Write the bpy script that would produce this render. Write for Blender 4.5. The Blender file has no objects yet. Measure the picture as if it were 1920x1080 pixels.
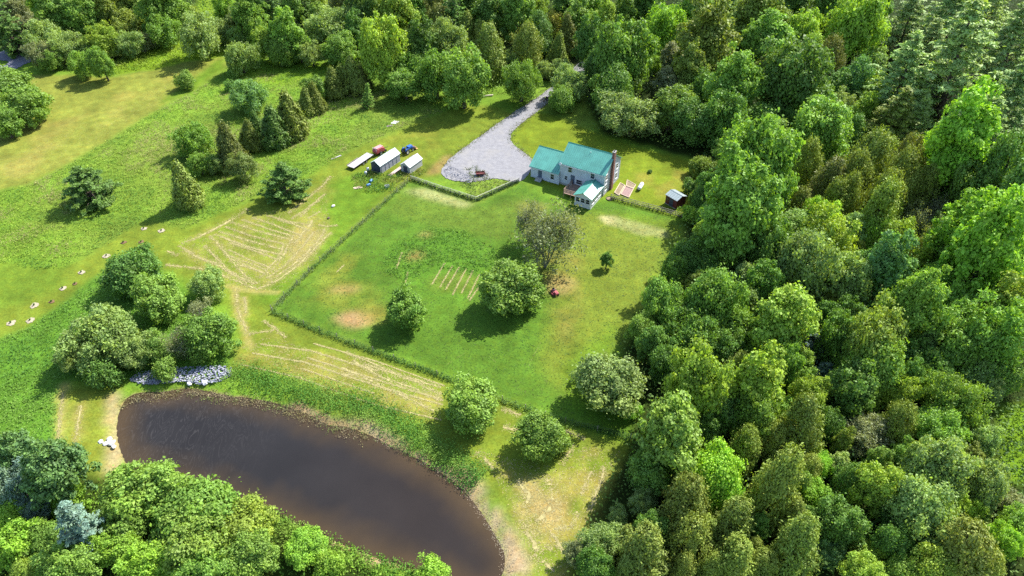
import bpy, math, random
import numpy as np
from mathutils import Vector, Matrix

R = math.radians
rng = np.random.default_rng(7)
random.seed(7)
scn = bpy.context.scene
COL = scn.collection

# ------------------------------------------------------------------ camera
CAM_H, PITCH, FPX = 85.0, R(40), 1371.0           # metres above the yard, tilt down, focal length in 1920-px pixels
cam_d = bpy.data.cameras.new('camera'); cam = bpy.data.objects.new('camera', cam_d); COL.objects.link(cam)
cam.location = (0, 0, CAM_H); cam.rotation_euler = (R(90) - PITCH, 0, 0)
cam_d.sensor_width = 36; cam_d.lens = FPX / 1920 * 36; cam_d.clip_start = 1; cam_d.clip_end = 9000
scn.camera = cam

# ------------------------------------------------------------------ sky and sun
SUN_EL, SUN_X, SUN_Y = R(47), 0.735, 0.678         # direction towards the sun on the ground
world = bpy.data.worlds.new('World'); scn.world = world; world.use_nodes = True
wn = world.node_tree.nodes; wl = world.node_tree.links
sky = wn.new('ShaderNodeTexSky'); sky.sky_type = 'NISHITA'; sky.sun_disc = False
sky.sun_elevation = SUN_EL; sky.sun_rotation = math.atan2(SUN_X, SUN_Y)
wn['Background'].inputs['Strength'].default_value = 0.15
wl.new(sky.outputs[0], wn['Background'].inputs[0])
sun_d = bpy.data.lights.new('sun', 'SUN'); sun_d.energy = 5.0; sun_d.angle = R(0.53); sun_d.color = (1, 0.97, 0.91)
sun = bpy.data.objects.new('sun', sun_d); COL.objects.link(sun)
sv = Vector((SUN_X * math.cos(SUN_EL), SUN_Y * math.cos(SUN_EL), math.sin(SUN_EL)))
sun.rotation_euler = sv.to_track_quat('Z', 'Y').to_euler(); sun.location = (60, 60, 150)
scn.view_settings.view_transform = 'Standard'; scn.view_settings.look = 'None'
scn.view_settings.exposure = 1.2; scn.view_settings.gamma = 1; scn.view_settings.use_curve_mapping = False
scn.cycles.use_denoising = False
scn.cycles.max_bounces = 6; scn.cycles.diffuse_bounces = 3; scn.cycles.glossy_bounces = 2
scn.cycles.transmission_bounces = 4; scn.cycles.caustics_reflective = False; scn.cycles.caustics_refractive = False

# ------------------------------------------------------------------ helpers
def G(px, py, z=0.0):
    """photo point -> place on the ground (or at height z)"""
    a = (px - 960) / FPX; v = (py - 540) / FPX
    t = (CAM_H - z) / (math.sin(PITCH) + v * math.cos(PITCH))
    return (a * t, (math.cos(PITCH) - v * math.sin(PITCH)) * t)
def GP(pts): return np.array([G(*p) for p in pts])

def lin(c):
    c = c / 255.0
    return c / 12.92 if c <= 0.04045 else ((c + 0.055) / 1.055) ** 2.4
def A(r, g, b, k=1.85):
    k *= 1.41; c = (lin(r) / k, lin(g) / k, lin(b) / k); y = 0.02 * (0.25 * c[0] + 0.65 * c[1] + 0.1 * c[2])
    return tuple(0.98 * x + y for x in c)

def vnoise(x, y, scale, seed):
    """smooth value noise, 0..1"""
    r = np.random.default_rng(seed); T = r.random((257, 257))
    u = x / scale + 100.37; v = y / scale + 77.11
    i = np.floor(u).astype(int); j = np.floor(v).astype(int); fu = u - i; fv = v - j
    fu = fu * fu * (3 - 2 * fu); fv = fv * fv * (3 - 2 * fv)
    i %= 256; j %= 256
    return (T[i, j] * (1 - fu) + T[i + 1, j] * fu) * (1 - fv) + (T[i, j + 1] * (1 - fu) + T[i + 1, j + 1] * fu) * fv
def fbm(x, y, scale, seed, o=3):
    s = 0; w = 0
    for k in range(o):
        a = 0.5 ** k; s = s + a * vnoise(x, y, scale / 2 ** k, seed + k); w += a
    return s / w

def inside(x, y, poly):
    c = np.zeros(x.shape, bool); n = len(poly)
    for k in range(n):
        x0, y0 = poly[k]; x1, y1 = poly[(k + 1) % n]
        if y0 == y1: continue
        c ^= ((y0 > y) != (y1 > y)) & (x < (x1 - x0) * (y - y0) / (y1 - y0) + x0)
    return c
def pdist(x, y, pts, closed=True):
    d = np.full(x.shape, 1e9); n = len(pts)
    for k in range(n if closed else n - 1):
        a = np.array(pts[k]); b = np.array(pts[(k + 1) % n]); e = b - a; L = max((e * e).sum(), 1e-9)
        t = np.clip(((x - a[0]) * e[0] + (y - a[1]) * e[1]) / L, 0, 1)
        d = np.minimum(d, np.hypot(x - a[0] - t * e[0], y - a[1] - t * e[1]))
    return d
def smooth_poly(pts, n=6):
    """closed Catmull-Rom"""
    P = [np.array(p, float) for p in pts]; out = []; m = len(P)
    for i in range(m):
        p0, p1, p2, p3 = P[i - 1], P[i], P[(i + 1) % m], P[(i + 2) % m]
        for k in range(n):
            t = k / n
            out.append(0.5 * (2 * p1 + (p2 - p0) * t + (2 * p0 - 5 * p1 + 4 * p2 - p3) * t * t + (3 * p1 - p0 - 3 * p2 + p3) * t ** 3))
    return np.array(out)

def link(o, parent=None):
    COL.objects.link(o)
    if parent is not None: o.parent = parent
    return o
def tag(o, label=None, cat=None, group=None, kind=None):
    if label: o['label'] = label
    if cat: o['category'] = cat
    if group: o['group'] = group
    if kind: o['kind'] = kind
    return o
def empty(name, loc=(0, 0, 0), rz=0.0):
    e = bpy.data.objects.new(name, None); e.empty_display_size = 0.3; e.location = loc; e.rotation_euler = (0, 0, rz)
    return link(e)

def np_mesh(name, V, quads, mat, attr=None, tri=None, smooth=False):
    me = bpy.data.meshes.new(name)
    V = np.ascontiguousarray(V, dtype=np.float32); q = np.ascontiguousarray(quads, dtype=np.int32)
    me.vertices.add(len(V)); me.vertices.foreach_set('co', V.ravel())
    k = q.shape[1]
    me.loops.add(q.size); me.loops.foreach_set('vertex_index', q.ravel())
    me.polygons.add(len(q)); me.polygons.foreach_set('loop_start', np.arange(0, q.size, k, dtype=np.int32))
    if smooth: me.polygons.foreach_set('use_smooth', np.ones(len(q), bool))
    me.update(calc_edges=True)
    if attr is not None:
        a = me.color_attributes.new('tint', 'FLOAT_COLOR', 'POINT')
        c = np.ones((len(V), 4), np.float32); c[:, :attr.shape[1]] = attr; a.data.foreach_set('color', c.ravel())
    me.materials.append(mat)
    return me

def unit(v): return v / np.maximum(np.linalg.norm(v, axis=-1, keepdims=True), 1e-9)
def leaf_quads(P, N, L, W, rg, axis=None):
    """one four-cornered leaf at each point; returns verts, quads"""
    n = len(P); N = unit(N)
    a = rg.normal(size=(n, 3)) if axis is None else axis
    t = unit(a - (a * N).sum(1, keepdims=True) * N); b = np.cross(N, t)
    L = np.broadcast_to(L, (n,))[:, None] * 0.5; W = np.broadcast_to(W, (n,))[:, None] * 0.5
    V = np.stack([P + t * L, P + b * W + N * W * 0.25, P - t * L, P - b * W + N * W * 0.25], 1).reshape(-1, 3)
    return V, np.arange(4 * n).reshape(n, 4)

class MB:
    """collects shapes into one mesh"""
    def __init__(s): s.v = []; s.f = []
    def add(s, V, F, M=None):
        o = len(s.v)
        for p in V:
            p = Vector(p); s.v.append(tuple(M @ p if M else p))
        s.f += [tuple(i + o for i in f) for f in F]; return s
    def box(s, x0, x1, y0, y1, z0, z1, M=None, ch=0.0):
        V = [(x, y, z) for z in (z0, z1) for x, y in ((x0, y0), (x1, y0), (x1, y1), (x0, y1))]
        return s.add(V, [(3, 2, 1, 0), (4, 5, 6, 7), (0, 1, 5, 4), (1, 2, 6, 5), (2, 3, 7, 6), (3, 0, 4, 7)], M)
    def prism(s, prof, y0, y1, M=None):
        """profile in x,z extruded along y"""
        n = len(prof); V = [(x, y0, z) for x, z in prof] + [(x, y1, z) for x, z in prof]
        F = [tuple(range(n))[::-1], tuple(range(n, 2 * n))] + [(i, (i + 1) % n, (i + 1) % n + n, i + n) for i in range(n)]
        return s.add(V, F, M)
    def tube(s, pts, rad, n=6, cap=True):
        pts = [Vector(p) for p in pts]; rings = []; o = len(s.v)
        rad = [rad] * len(pts) if not hasattr(rad, '__len__') else rad
        for i, p in enumerate(pts):
            d = (pts[min(i + 1, len(pts) - 1)] - pts[max(i - 1, 0)]).normalized()
            q = d.to_track_quat('Z', 'Y')
            for k in range(n):
                a = 2 * math.pi * k / n
                s.v.append(tuple(p + q @ Vector((math.cos(a) * rad[i], math.sin(a) * rad[i], 0))))
        for i in range(len(pts) - 1):
            for k in range(n):
                s.f.append((o + i * n + k, o + i * n + (k + 1) % n, o + (i + 1) * n + (k + 1) % n, o + (i + 1) * n + k))
        if cap:
            s.f.append(tuple(o + k for k in range(n))[::-1]); e = o + (len(pts) - 1) * n; s.f.append(tuple(e + k for k in range(n)))
        return s
    def cyl(s, c, axis, r, h, n=16):
        a = {'x': (1, 0, 0), 'y': (0, 1, 0), 'z': (0, 0, 1)}[axis] if isinstance(axis, str) else axis
        a = Vector(a); c = Vector(c)
        return s.tube([c - a * h / 2, c + a * h / 2], r, n)
    def build(s, name, mat, parent=None, smooth=False, bevel=0.0):
        me = bpy.data.meshes.new(name); me.from_pydata(s.v, [], s.f); me.update()
        if smooth: me.polygons.foreach_set('use_smooth', [True] * len(me.polygons))
        me.materials.append(mat); o = link(bpy.data.objects.new(name, me), parent)
        if bevel:
            b = o.modifiers.new('bevel', 'BEVEL'); b.width = bevel; b.segments = 2; b.limit_method = 'ANGLE'
        return o

# ------------------------------------------------------------------ materials
def new_mat(name):
    m = bpy.data.materials.new(name); m.use_nodes = True
    return m, m.node_tree.nodes, m.node_tree.links, m.node_tree.nodes['Principled BSDF']
def N_(nodes, kind, **kw):
    n = nodes.new(kind)
    for k, v in kw.items(): setattr(n, k, v)
    return n
def mixc(nodes, links, a, b, f, mode='MIX'):
    m = nodes.new('ShaderNodeMix'); m.data_type = 'RGBA'; m.blend_type = mode
    for sock, v in ((m.inputs[6], a), (m.inputs[7], b), (m.inputs[0], f)):
        if hasattr(v, 'links'): links.new(v, sock)
        elif isinstance(v, (int, float)): sock.default_value = v
        else: sock.default_value = (*v, 1) if len(v) == 3 else v
    return m.outputs[2]
def maprange(nodes, links, v, a, b, c, d):
    m = nodes.new('ShaderNodeMapRange'); links.new(v, m.inputs[0])
    for i, x in enumerate((a, b, c, d)): m.inputs[i + 1].default_value = x
    return m.outputs[0]
def noise(nodes, links, scale, detail=3, coord='Object', rough=0.55):
    tc = nodes.new('ShaderNodeTexCoord'); n = nodes.new('ShaderNodeTexNoise'); links.new(tc.outputs[coord], n.inputs['Vector'])
    n.inputs['Scale'].default_value = scale; n.inputs['Detail'].default_value = detail; n.inputs['Roughness'].default_value = rough
    return n.outputs[0]
def solid(name, col, rough=0.6, metal=0.0, var=0.25, scale=2.0, spec=0.4, bump=0.0):
    """paint / wood / metal with uneven wear"""
    m, n, l, p = new_mat(name)
    f = maprange(n, l, noise(n, l, scale, 4), 0.3, 0.7, 1 - var, 1 + var)
    c = mixc(n, l, col, (0, 0, 0), 0.0)
    mul = n.new('ShaderNodeVectorMath'); mul.operation = 'SCALE'; mul.inputs[0].default_value = tuple(x * 0.75 for x in col); l.new(f, mul.inputs['Scale'])
    l.new(mul.outputs[0], p.inputs['Base Color'])
    p.inputs['Roughness'].default_value = rough; p.inputs['Metallic'].default_value = metal; p.inputs['Specular IOR Level'].default_value = spec
    if bump:
        b = n.new('ShaderNodeBump'); b.inputs['Strength'].default_value = bump; b.inputs['Distance'].default_value = 0.05
        l.new(noise(n, l, scale * 6, 3), b.inputs['Height']); l.new(b.outputs[0], p.inputs['Normal'])
    return m

def leaf_material(name, trans=0.30, rough=0.55, spec=0.22, warmth=(1.16, 1.07, 0.68)):
    """leaves: tint attribute (brightness, hue) times the object's own colour"""
    m, n, l, p = new_mat(name)
    at = N_(n, 'ShaderNodeAttribute', attribute_name='tint'); sep = n.new('ShaderNodeSeparateColor'); l.new(at.outputs['Color'], sep.inputs[0])
    oi = n.new('ShaderNodeObjectInfo')
    base = oi.outputs['Color']
    warm = mixc(n, l, base, warmth, 1.0, 'MULTIPLY')
    hue = mixc(n, l, base, warm, sep.outputs['Green'])
    sc = n.new('ShaderNodeVectorMath'); sc.operation = 'SCALE'; l.new(hue, sc.inputs[0])
    l.new(maprange(n, l, sep.outputs['Red'], 0, 1, 0.52, 1.42), sc.inputs['Scale'])
    l.new(sc.outputs[0], p.inputs['Base Color']); p.inputs['Roughness'].default_value = rough; p.inputs['Specular IOR Level'].default_value = spec
    tr = n.new('ShaderNodeBsdfTranslucent')
    tc = mixc(n, l, sc.outputs[0], (1.5, 1.5, 0.5), 1.0, 'MULTIPLY'); l.new(tc, tr.inputs['Color'])
    mx = n.new('ShaderNodeMixShader'); mx.inputs[0].default_value = trans
    l.new(p.outputs[0], mx.inputs[1]); l.new(tr.outputs[0], mx.inputs[2]); l.new(mx.outputs[0], n['Material Output'].inputs[0])
    return m
LEAF = leaf_material('leaf'); NEEDLE = leaf_material('needle', 0.2, 0.6, 0.25, (1.2, 1.08, 0.75))

def tinted_material(name, trans=0.25, rough=0.65, spec=0.2):
    """small plants whose colour is stored leaf by leaf"""
    m, n, l, p = new_mat(name)
    at = N_(n, 'ShaderNodeAttribute', attribute_name='tint'); l.new(at.outputs['Color'], p.inputs['Base Color'])
    p.inputs['Roughness'].default_value = rough; p.inputs['Specular IOR Level'].default_value = spec
    tr = n.new('ShaderNodeBsdfTranslucent'); l.new(at.outputs['Color'], tr.inputs['Color'])
    mx = n.new('ShaderNodeMixShader'); mx.inputs[0].default_value = trans
    l.new(p.outputs[0], mx.inputs[1]); l.new(tr.outputs[0], mx.inputs[2]); l.new(mx.outputs[0], n['Material Output'].inputs[0])
    return m
PLANT = tinted_material('plants'); STRAW = tinted_material('straw', 0.1, 0.8, 0.1); STONE = tinted_material('stones', 0.0, 0.85, 0.2)

def bark_material(name, col):
    m, n, l, p = new_mat(name)
    c = mixc(n, l, col, tuple(x * 0.45 for x in col), maprange(n, l, noise(n, l, 3, 5), 0.35, 0.65, 0, 1))
    l.new(c, p.inputs['Base Color']); p.inputs['Roughness'].default_value = 0.9; p.inputs['Specular IOR Level'].default_value = 0.1
    return m
BARK = bark_material('bark', (0.13, 0.10, 0.08)); GREYBARK = bark_material('grey_bark', (0.23, 0.225, 0.22))

def ground_material():
    m, n, l, p = new_mat('ground')
    at = N_(n, 'ShaderNodeAttribute', attribute_name='tint')
    fine = noise(n, l, 2.6, 5, rough=0.7); mid = noise(n, l, 0.5, 4); tiny = noise(n, l, 9, 3, rough=0.7)
    sc = n.new('ShaderNodeVectorMath'); sc.operation = 'SCALE'; l.new(at.outputs['Color'], sc.inputs[0])
    k = n.new('ShaderNodeMath'); k.operation = 'MULTIPLY'
    l.new(maprange(n, l, fine, 0.25, 0.75, 0.62, 1.38), k.inputs[0]); l.new(maprange(n, l, mid, 0.3, 0.7, 0.86, 1.14), k.inputs[1])
    k2 = n.new('ShaderNodeMath'); k2.operation = 'MULTIPLY'; l.new(k.outputs[0], k2.inputs[0]); l.new(maprange(n, l, tiny, 0.2, 0.8, 0.75, 1.25), k2.inputs[1])
    l.new(k2.outputs[0], sc.inputs['Scale'])
    warm = mixc(n, l, sc.outputs[0], (1.1, 1.0, 0.9), 1.0, 'MULTIPLY')
    c = mixc(n, l, sc.outputs[0], warm, maprange(n, l, noise(n, l, 0.9, 4), 0.45, 0.65, 0, 1))
    l.new(c, p.inputs['Base Color']); p.inputs['Roughness'].default_value = 0.95; p.inputs['Specular IOR Level'].default_value = 0.08
    b = n.new('ShaderNodeBump'); b.inputs['Strength'].default_value = 0.55; b.inputs['Distance'].default_value = 0.12
    l.new(noise(n, l, 5.5, 4, rough=0.65), b.inputs['Height']); l.new(b.outputs[0], p.inputs['Normal'])
    return m
def gravel_material(name, c1, c2, c3):
    m, n, l, p = new_mat(name)
    c = mixc(n, l, c1, c2, maprange(n, l, noise(n, l, 1.1, 5, rough=0.7), 0.35, 0.68, 0, 1))
    c = mixc(n, l, c, c3, maprange(n, l, noise(n, l, 0.25, 4), 0.5, 0.75, 0, 0.7))
    g = maprange(n, l, noise(n, l, 14, 3, rough=0.8), 0.25, 0.75, 0.7, 1.3)
    sc = n.new('ShaderNodeVectorMath'); sc.operation = 'SCALE'; l.new(c, sc.inputs[0]); l.new(g, sc.inputs['Scale'])
    l.new(sc.outputs[0], p.inputs['Base Color']); p.inputs['Roughness'].default_value = 0.95; p.inputs['Specular IOR Level'].default_value = 0.1
    b = n.new('ShaderNodeBump'); b.inputs['Strength'].default_value = 0.6; b.inputs['Distance'].default_value = 0.06
    l.new(noise(n, l, 10, 3, rough=0.8), b.inputs['Height']); l.new(b.outputs[0], p.inputs['Normal'])
    return m
def water_material():
    m, n, l, p = new_mat('pond_water')
    at = N_(n, 'ShaderNodeAttribute', attribute_name='tint')
    f = maprange(n, l, noise(n, l, 0.12, 5), 0.3, 0.7, 0.88, 1.12)
    sc = n.new('ShaderNodeVectorMath'); sc.operation = 'SCALE'; l.new(at.outputs['Color'], sc.inputs[0]); l.new(f, sc.inputs['Scale'])
    # broken scum streaks drifting at the shallow end
    tc = n.new('ShaderNodeTexCoord'); mp = n.new('ShaderNodeMapping'); mp.inputs['Scale'].default_value = (0.55, 0.13, 1); mp.inputs['Rotation'].default_value = (0, 0, 0.25)
    nz = n.new('ShaderNodeTexNoise'); nz.inputs['Scale'].default_value = 1.0; nz.inputs['Detail'].default_value = 4; nz.inputs['Distortion'].default_value = 1.4
    l.new(tc.outputs['Object'], mp.inputs[0]); l.new(mp.outputs[0], nz.inputs['Vector'])
    ab = n.new('ShaderNodeMath'); ab.operation = 'PINGPONG'; ab.inputs[1].default_value = 0.055; l.new(nz.outputs[0], ab.inputs[0])
    line = n.new('ShaderNodeMath'); line.operation = 'MULTIPLY'
    l.new(maprange(n, l, ab.outputs[0], 0.038, 0.055, 0, 0.06), line.inputs[0]); l.new(at.outputs['Alpha'], line.inputs[1])
    c = mixc(n, l, sc.outputs[0], (0.28, 0.26, 0.25), line.outputs[0])
    l.new(c, p.inputs['Base Color']); p.inputs['Roughness'].default_value = 0.12; p.inputs['IOR'].default_value = 1.33; p.inputs['Specular IOR Level'].default_value = 0.32
    b = n.new('ShaderNodeBump'); b.inputs['Strength'].default_value = 0.12; b.inputs['Distance'].default_value = 0.05
    l.new(noise(n, l, 1.6, 3), b.inputs['Height']); l.new(b.outputs[0], p.inputs['Normal'])
    return m

# ------------------------------------------------------------------ the ground
POND = smooth_poly(GP([(232, 755), (255, 737), (300, 735), (355, 728), (425, 742), (500, 752), (570, 775), (612, 797), (645, 800), (685, 814),
    (722, 832), (760, 850), (800, 872), (850, 905), (890, 950), (922, 1000), (940, 1040), (932, 1080), (905, 1104), (850, 1092), (780, 1060), (705, 1035),
    (640, 1010), (560, 975), (480, 940), (400, 915), (340, 890), (290, 885), (250, 872), (232, 845), (222, 800)]), 4)

xs = np.concatenate([[-3500, -1500, -700, -380, -260], np.arange(-200, 200.1, 0.62), [260, 380, 700, 1500, 3500]])
ys = np.concatenate([[-3500, -1200, -300, -60, 0], np.arange(34, 300.1, 0.62), [330, 420, 700, 1500, 3500]])
X, Y = np.meshgrid(xs, ys, indexing='ij')
jx = (fbm(X, Y, 3.0, 11) - 0.5) * 2.2; jy = (fbm(X, Y, 3.0, 21) - 0.5) * 2.2
C = np.zeros(X.shape + (3,)); C[:] = A(138, 180, 60)
def blur(M, k):
    for _ in range(k):
        M = (M + np.roll(M, 1, 0) + np.roll(M, -1, 0) + np.roll(M, 1, 1) + np.roll(M, -1, 1)) / 5
    return M
def zone(pts, col, amount=1.0, soft=2, jit=1.0, patch=None):
    """lay one kind of ground cover over the sheet"""
    M = blur(inside(X + jx * jit, Y + jy * jit, GP(pts)).astype(float), soft) * amount
    if patch:
        sc, lo, hi, seed = patch; M = M * np.clip((fbm(X, Y, sc, seed) - lo) / (hi - lo), 0, 1)
    C[:] = C * (1 - M[..., None]) + np.array(col) * M[..., None]
    return M
C *= (0.8 + 0.5 * fbm(X, Y, 14, 31))[..., None]
dry = np.clip((fbm(X, Y, 22, 41) - 0.48) * 4, 0, 1)[..., None] * 0.45
C = C * (1 - dry) + np.array(A(150, 165, 78)) * dry
# wood floor, right side and far side
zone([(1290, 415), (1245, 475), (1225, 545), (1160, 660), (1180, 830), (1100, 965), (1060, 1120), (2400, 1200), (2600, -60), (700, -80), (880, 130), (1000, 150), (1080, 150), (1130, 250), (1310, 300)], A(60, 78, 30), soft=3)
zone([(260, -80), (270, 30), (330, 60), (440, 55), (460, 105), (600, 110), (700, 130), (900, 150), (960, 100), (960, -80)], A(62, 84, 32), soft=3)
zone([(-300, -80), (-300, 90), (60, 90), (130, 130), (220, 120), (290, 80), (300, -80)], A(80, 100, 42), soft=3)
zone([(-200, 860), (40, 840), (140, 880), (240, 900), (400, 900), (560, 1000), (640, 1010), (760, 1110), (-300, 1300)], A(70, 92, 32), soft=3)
zone([(1880, 760), (1960, 750), (1960, 900), (1890, 900), (1870, 840)], A(140, 185, 40), soft=3)
# mown hay meadow at upper left
mf = zone([(-60, 140), (30, 140), (130, 140), (210, 145), (290, 130), (345, 116), (428, 106), (430, 122), (395, 148), (350, 175), (310, 197), (220, 252), (130, 306), (60, 342), (-60, 370)], A(164, 174, 78), soft=3, jit=0.6)
zone([(-60, 240), (100, 230), (240, 190), (330, 150), (300, 195), (200, 258), (100, 315), (-60, 355)], A(194, 178, 104), 0.5, 6, patch=(9, 0.4, 0.65, 51))
zone([(140, 200), (330, 135), (370, 130), (300, 165), (160, 225)], A(192, 180, 96), 0.5, 5, patch=(5, 0.35, 0.7, 52))
zone([(290, 200), (350, 176), (420, 128), (428, 106), (410, 112), (330, 170)], A(118, 165, 40), 0.8, 4)
# pale fern beds behind the hay meadow
zone([(205, 140), (215, 115), (270, 95), (340, 75), (430, 95), (420, 106), (345, 116), (290, 130)], A(160, 200, 40), 0.8, 3)
zone([(370, -10), (450, -10), (440, 40), (400, 50), (365, 30)], A(165, 205, 50), 0.8, 3)
zone([(460, 130), (520, 115), (600, 118), (640, 130), (610, 150), (520, 160), (480, 150)], A(150, 195, 42), 0.7, 3)
# mown yard west and south of the fence
mown = zone([(950, 205), (885, 194), (800, 222), (700, 265), (640, 292), (580, 332), (480, 372), (345, 432), (300, 418), (262, 420), (200, 460), (130, 500), (80, 507), (-40, 486), (-40, 655), (60, 608), (130, 562), (200, 505), (300, 500), (420, 560), (445, 640), (432, 690), (560, 710), (700, 770), (800, 800), (895, 880), (950, 960), (968, 1090), (1085, 1090), (1105, 960), (1182, 832), (1060, 797), (820, 706), (505, 586), (770, 337), (835, 328), (965, 215)],
     A(146, 168, 58), soft=2, jit=0.5)
zone([(-40, 486), (80, 507), (130, 500), (110, 540), (40, 570), (-40, 590)], A(135, 172, 56), 0.8, 5)
zone([(600, 350), (680, 320), (740, 345), (640, 450), (540, 545), (505, 580), (480, 560), (560, 500), (625, 430)], A(120, 165, 46), 0.8, 5)
zone([(700, 265), (950, 205), (880, 260), (780, 300), (700, 290)], A(160, 160, 66), 0.6, 5, patch=(7, 0.35, 0.6, 61))
zone([(820, 300), (850, 290), (830, 325), (800, 325)], A(208, 178, 120), 0.8, 2)
# hayed ground: dry stubble
zone([(325, 465), (400, 420), (470, 395), (560, 372), (610, 340), (625, 360), (610, 400), (622, 430), (600, 480), (520, 550), (440, 545), (340, 495)], A(182, 178, 92), 0.6, 5, patch=(4, 0.35, 0.65, 62))
zone([(560, 420), (612, 428), (585, 480), (545, 500), (535, 460)], A(212, 190, 128), 0.6, 4)
zone([(445, 650), (510, 628), (700, 690), (830, 735), (830, 790), (700, 765), (560, 712), (440, 685)], A(188, 178, 96), 0.75, 4, patch=(3, 0.38, 0.65, 63))
zone([(895, 840), (960, 880), (1010, 900), (1060, 880), (1090, 830), (1170, 840), (1120, 950), (1070, 1090), (980, 1090), (955, 960)], A(194, 180, 100), 0.75, 4, patch=(3.5, 0.4, 0.62, 64))
zone([(965, 900), (1050, 900), (1060, 990), (1000, 1030), (970, 960)], A(216, 190, 136), 0.8, 4, patch=(3.5, 0.35, 0.6, 65))
# fenced lawn
zone([(768, 340), (893, 383), (975, 343), (1050, 385), (1140, 375), (1292, 415), (1250, 475), (1236, 545), (1165, 655), (1185, 820), (1060, 788), (820, 697), (512, 580)], A(110, 154, 52), soft=2, jit=0.3)
zone([(1060, 395), (1292, 418), (1250, 480), (1236, 545), (1160, 660), (1090, 770), (1010, 690), (1035, 560), (1070, 450)], A(152, 170, 64), 0.85, 8)
zone([(1000, 400), (1080, 390), (1090, 560), (1060, 650), (1020, 560)], A(176, 165, 90), 0.7, 6, patch=(5, 0.4, 0.65, 66))
zone([(760, 345), (900, 390), (1000, 360), (980, 420), (940, 450), (800, 420), (720, 400)], A(128, 156, 60), 0.7, 6)
zone([(1050, 690), (1150, 600), (1180, 800), (1060, 770)], A(120, 170, 40), 0.6, 6)
zone([(700, 480), (770, 440), (860, 430), (930, 470), (920, 520), (860, 560), (760, 530)], A(108, 164, 50), 0.6, 7)
zone([(560, 560), (640, 470), (700, 480), (720, 560), (640, 600)], A(165, 168, 70), 0.6, 6, patch=(5, 0.35, 0.6, 67))
zone([(762, 358), (800, 352), (888, 384), (870, 391), (820, 378)], A(206, 206, 150), 0.75, 3, jit=0.3)
zone([(1125, 407), (1145, 404), (1256, 434), (1252, 446), (1200, 441), (1135, 418)], A(222, 214, 164), 1.0, 1, jit=0.15)
for x, y, w, h, col, am in ((665, 598, 38, 16, (205, 170, 128), 1), (645, 543, 26, 9, (206, 178, 120), .8), (775, 480, 18, 8, (196, 170, 110), .8), (797, 441, 14, 7, (205, 180, 120), .7), (1050, 535, 30, 18, (200, 178, 120), .8), (700, 590, 30, 20, (178, 165, 80), .6),
        (850, 530, 45, 20, (150, 168, 70), .5), (1000, 390, 30, 12, (190, 180, 110), .5), (985, 545, 26, 16, (190, 172, 110), .6)):
    zone([(x + w * math.cos(t), y + h * math.sin(t)) for t in np.linspace(0, 6.28, 14)[:-1]], A(*col), am, 3, 0.8)
# lawn behind and right of the house
zone([(955, 262), (972, 232), (1010, 208), (1050, 222), (1130, 255), (1190, 275), (1260, 290), (1312, 305), (1300, 385), (1292, 412), (1140, 372), (1080, 372), (990, 330), (1000, 300)], A(146, 168, 46), soft=2, jit=0.6)
zone([(1180, 300), (1300, 310), (1295, 390), (1200, 380)], A(172, 166, 76), 0.7, 5, patch=(5, 0.35, 0.6, 68))
zone([(1150, 395), (1295, 418), (1240, 460), (1150, 430)], A(128, 165, 44), 0.5, 6)
# rough grass west of the pond and round the clump
zone([(-60, 655), (60, 608), (200, 505), (300, 500), (440, 640), (430, 690), (240, 720), (120, 720), (130, 860), (-60, 860)], A(112, 166, 56), 0.9, 4)
zone([(120, 725), (215, 725), (235, 860), (215, 905), (150, 880), (105, 850)], A(160, 172, 64), 0.9, 4)
zone([(110, 720), (127, 720), (120, 800), (112, 860), (103, 850)], A(214, 200, 128), 0.8, 1, 0.3)
zone([(140, 760), (158, 750), (150, 830), (138, 830)], A(208, 182, 124), 0.7, 2, 0.6)
# worn tracks by the hay field
for trk in ([(440, 540), (445, 585), (462, 632), (470, 650)], [(458, 560), (461, 590)], [(425, 536), (470, 545), (520, 548)]):
    m = np.clip(1 - pdist(X + jx * .3, Y + jy * .3, GP(trk), False) / 0.9, 0, 1)[..., None] * 0.9; C[:] = C * (1 - m) + np.array(A(216, 202, 132)) * m
# mowing streaks (grass laid by the blades) on lawns
st = 0.5 + 0.5 * np.sin((X * 0.86 + Y * 0.51 + (fbm(X, Y, 9, 71) - .5) * 3) * 2 * math.pi / 2.6)
C *= (1 + (st - 0.5) * 0.10 * np.clip(mown + mf, 0, 1))[..., None]
C *= (0.72 + 0.58 * fbm(X, Y, 5.5, 81))[..., None]; C *= (0.82 + 0.36 * fbm(X, Y, 1.7, 85, 2))[..., None]
# bare tan mud above the waterline
MUD = [([(640, 792), (690, 786), (730, 806), (765, 835), (755, 850), (700, 822)], .9), ([(840, 885), (868, 876), (905, 905), (918, 935), (885, 936), (855, 905)], .9), ([(895, 935), (935, 948), (962, 995), (990, 1040), (985, 1090), (935, 1095), (940, 1040), (920, 990)], 1), ([(200, 740), (222, 735), (232, 765), (222, 800), (236, 850), (225, 895), (200, 890), (205, 850), (195, 790)], .8), ([(560, 770), (640, 790), (650, 802), (570, 782)], .6)]
for pts, am in MUD: zone(pts, A(224, 198, 168), am, 2, .8, patch=(2.2, .12, .36, 88))
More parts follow.
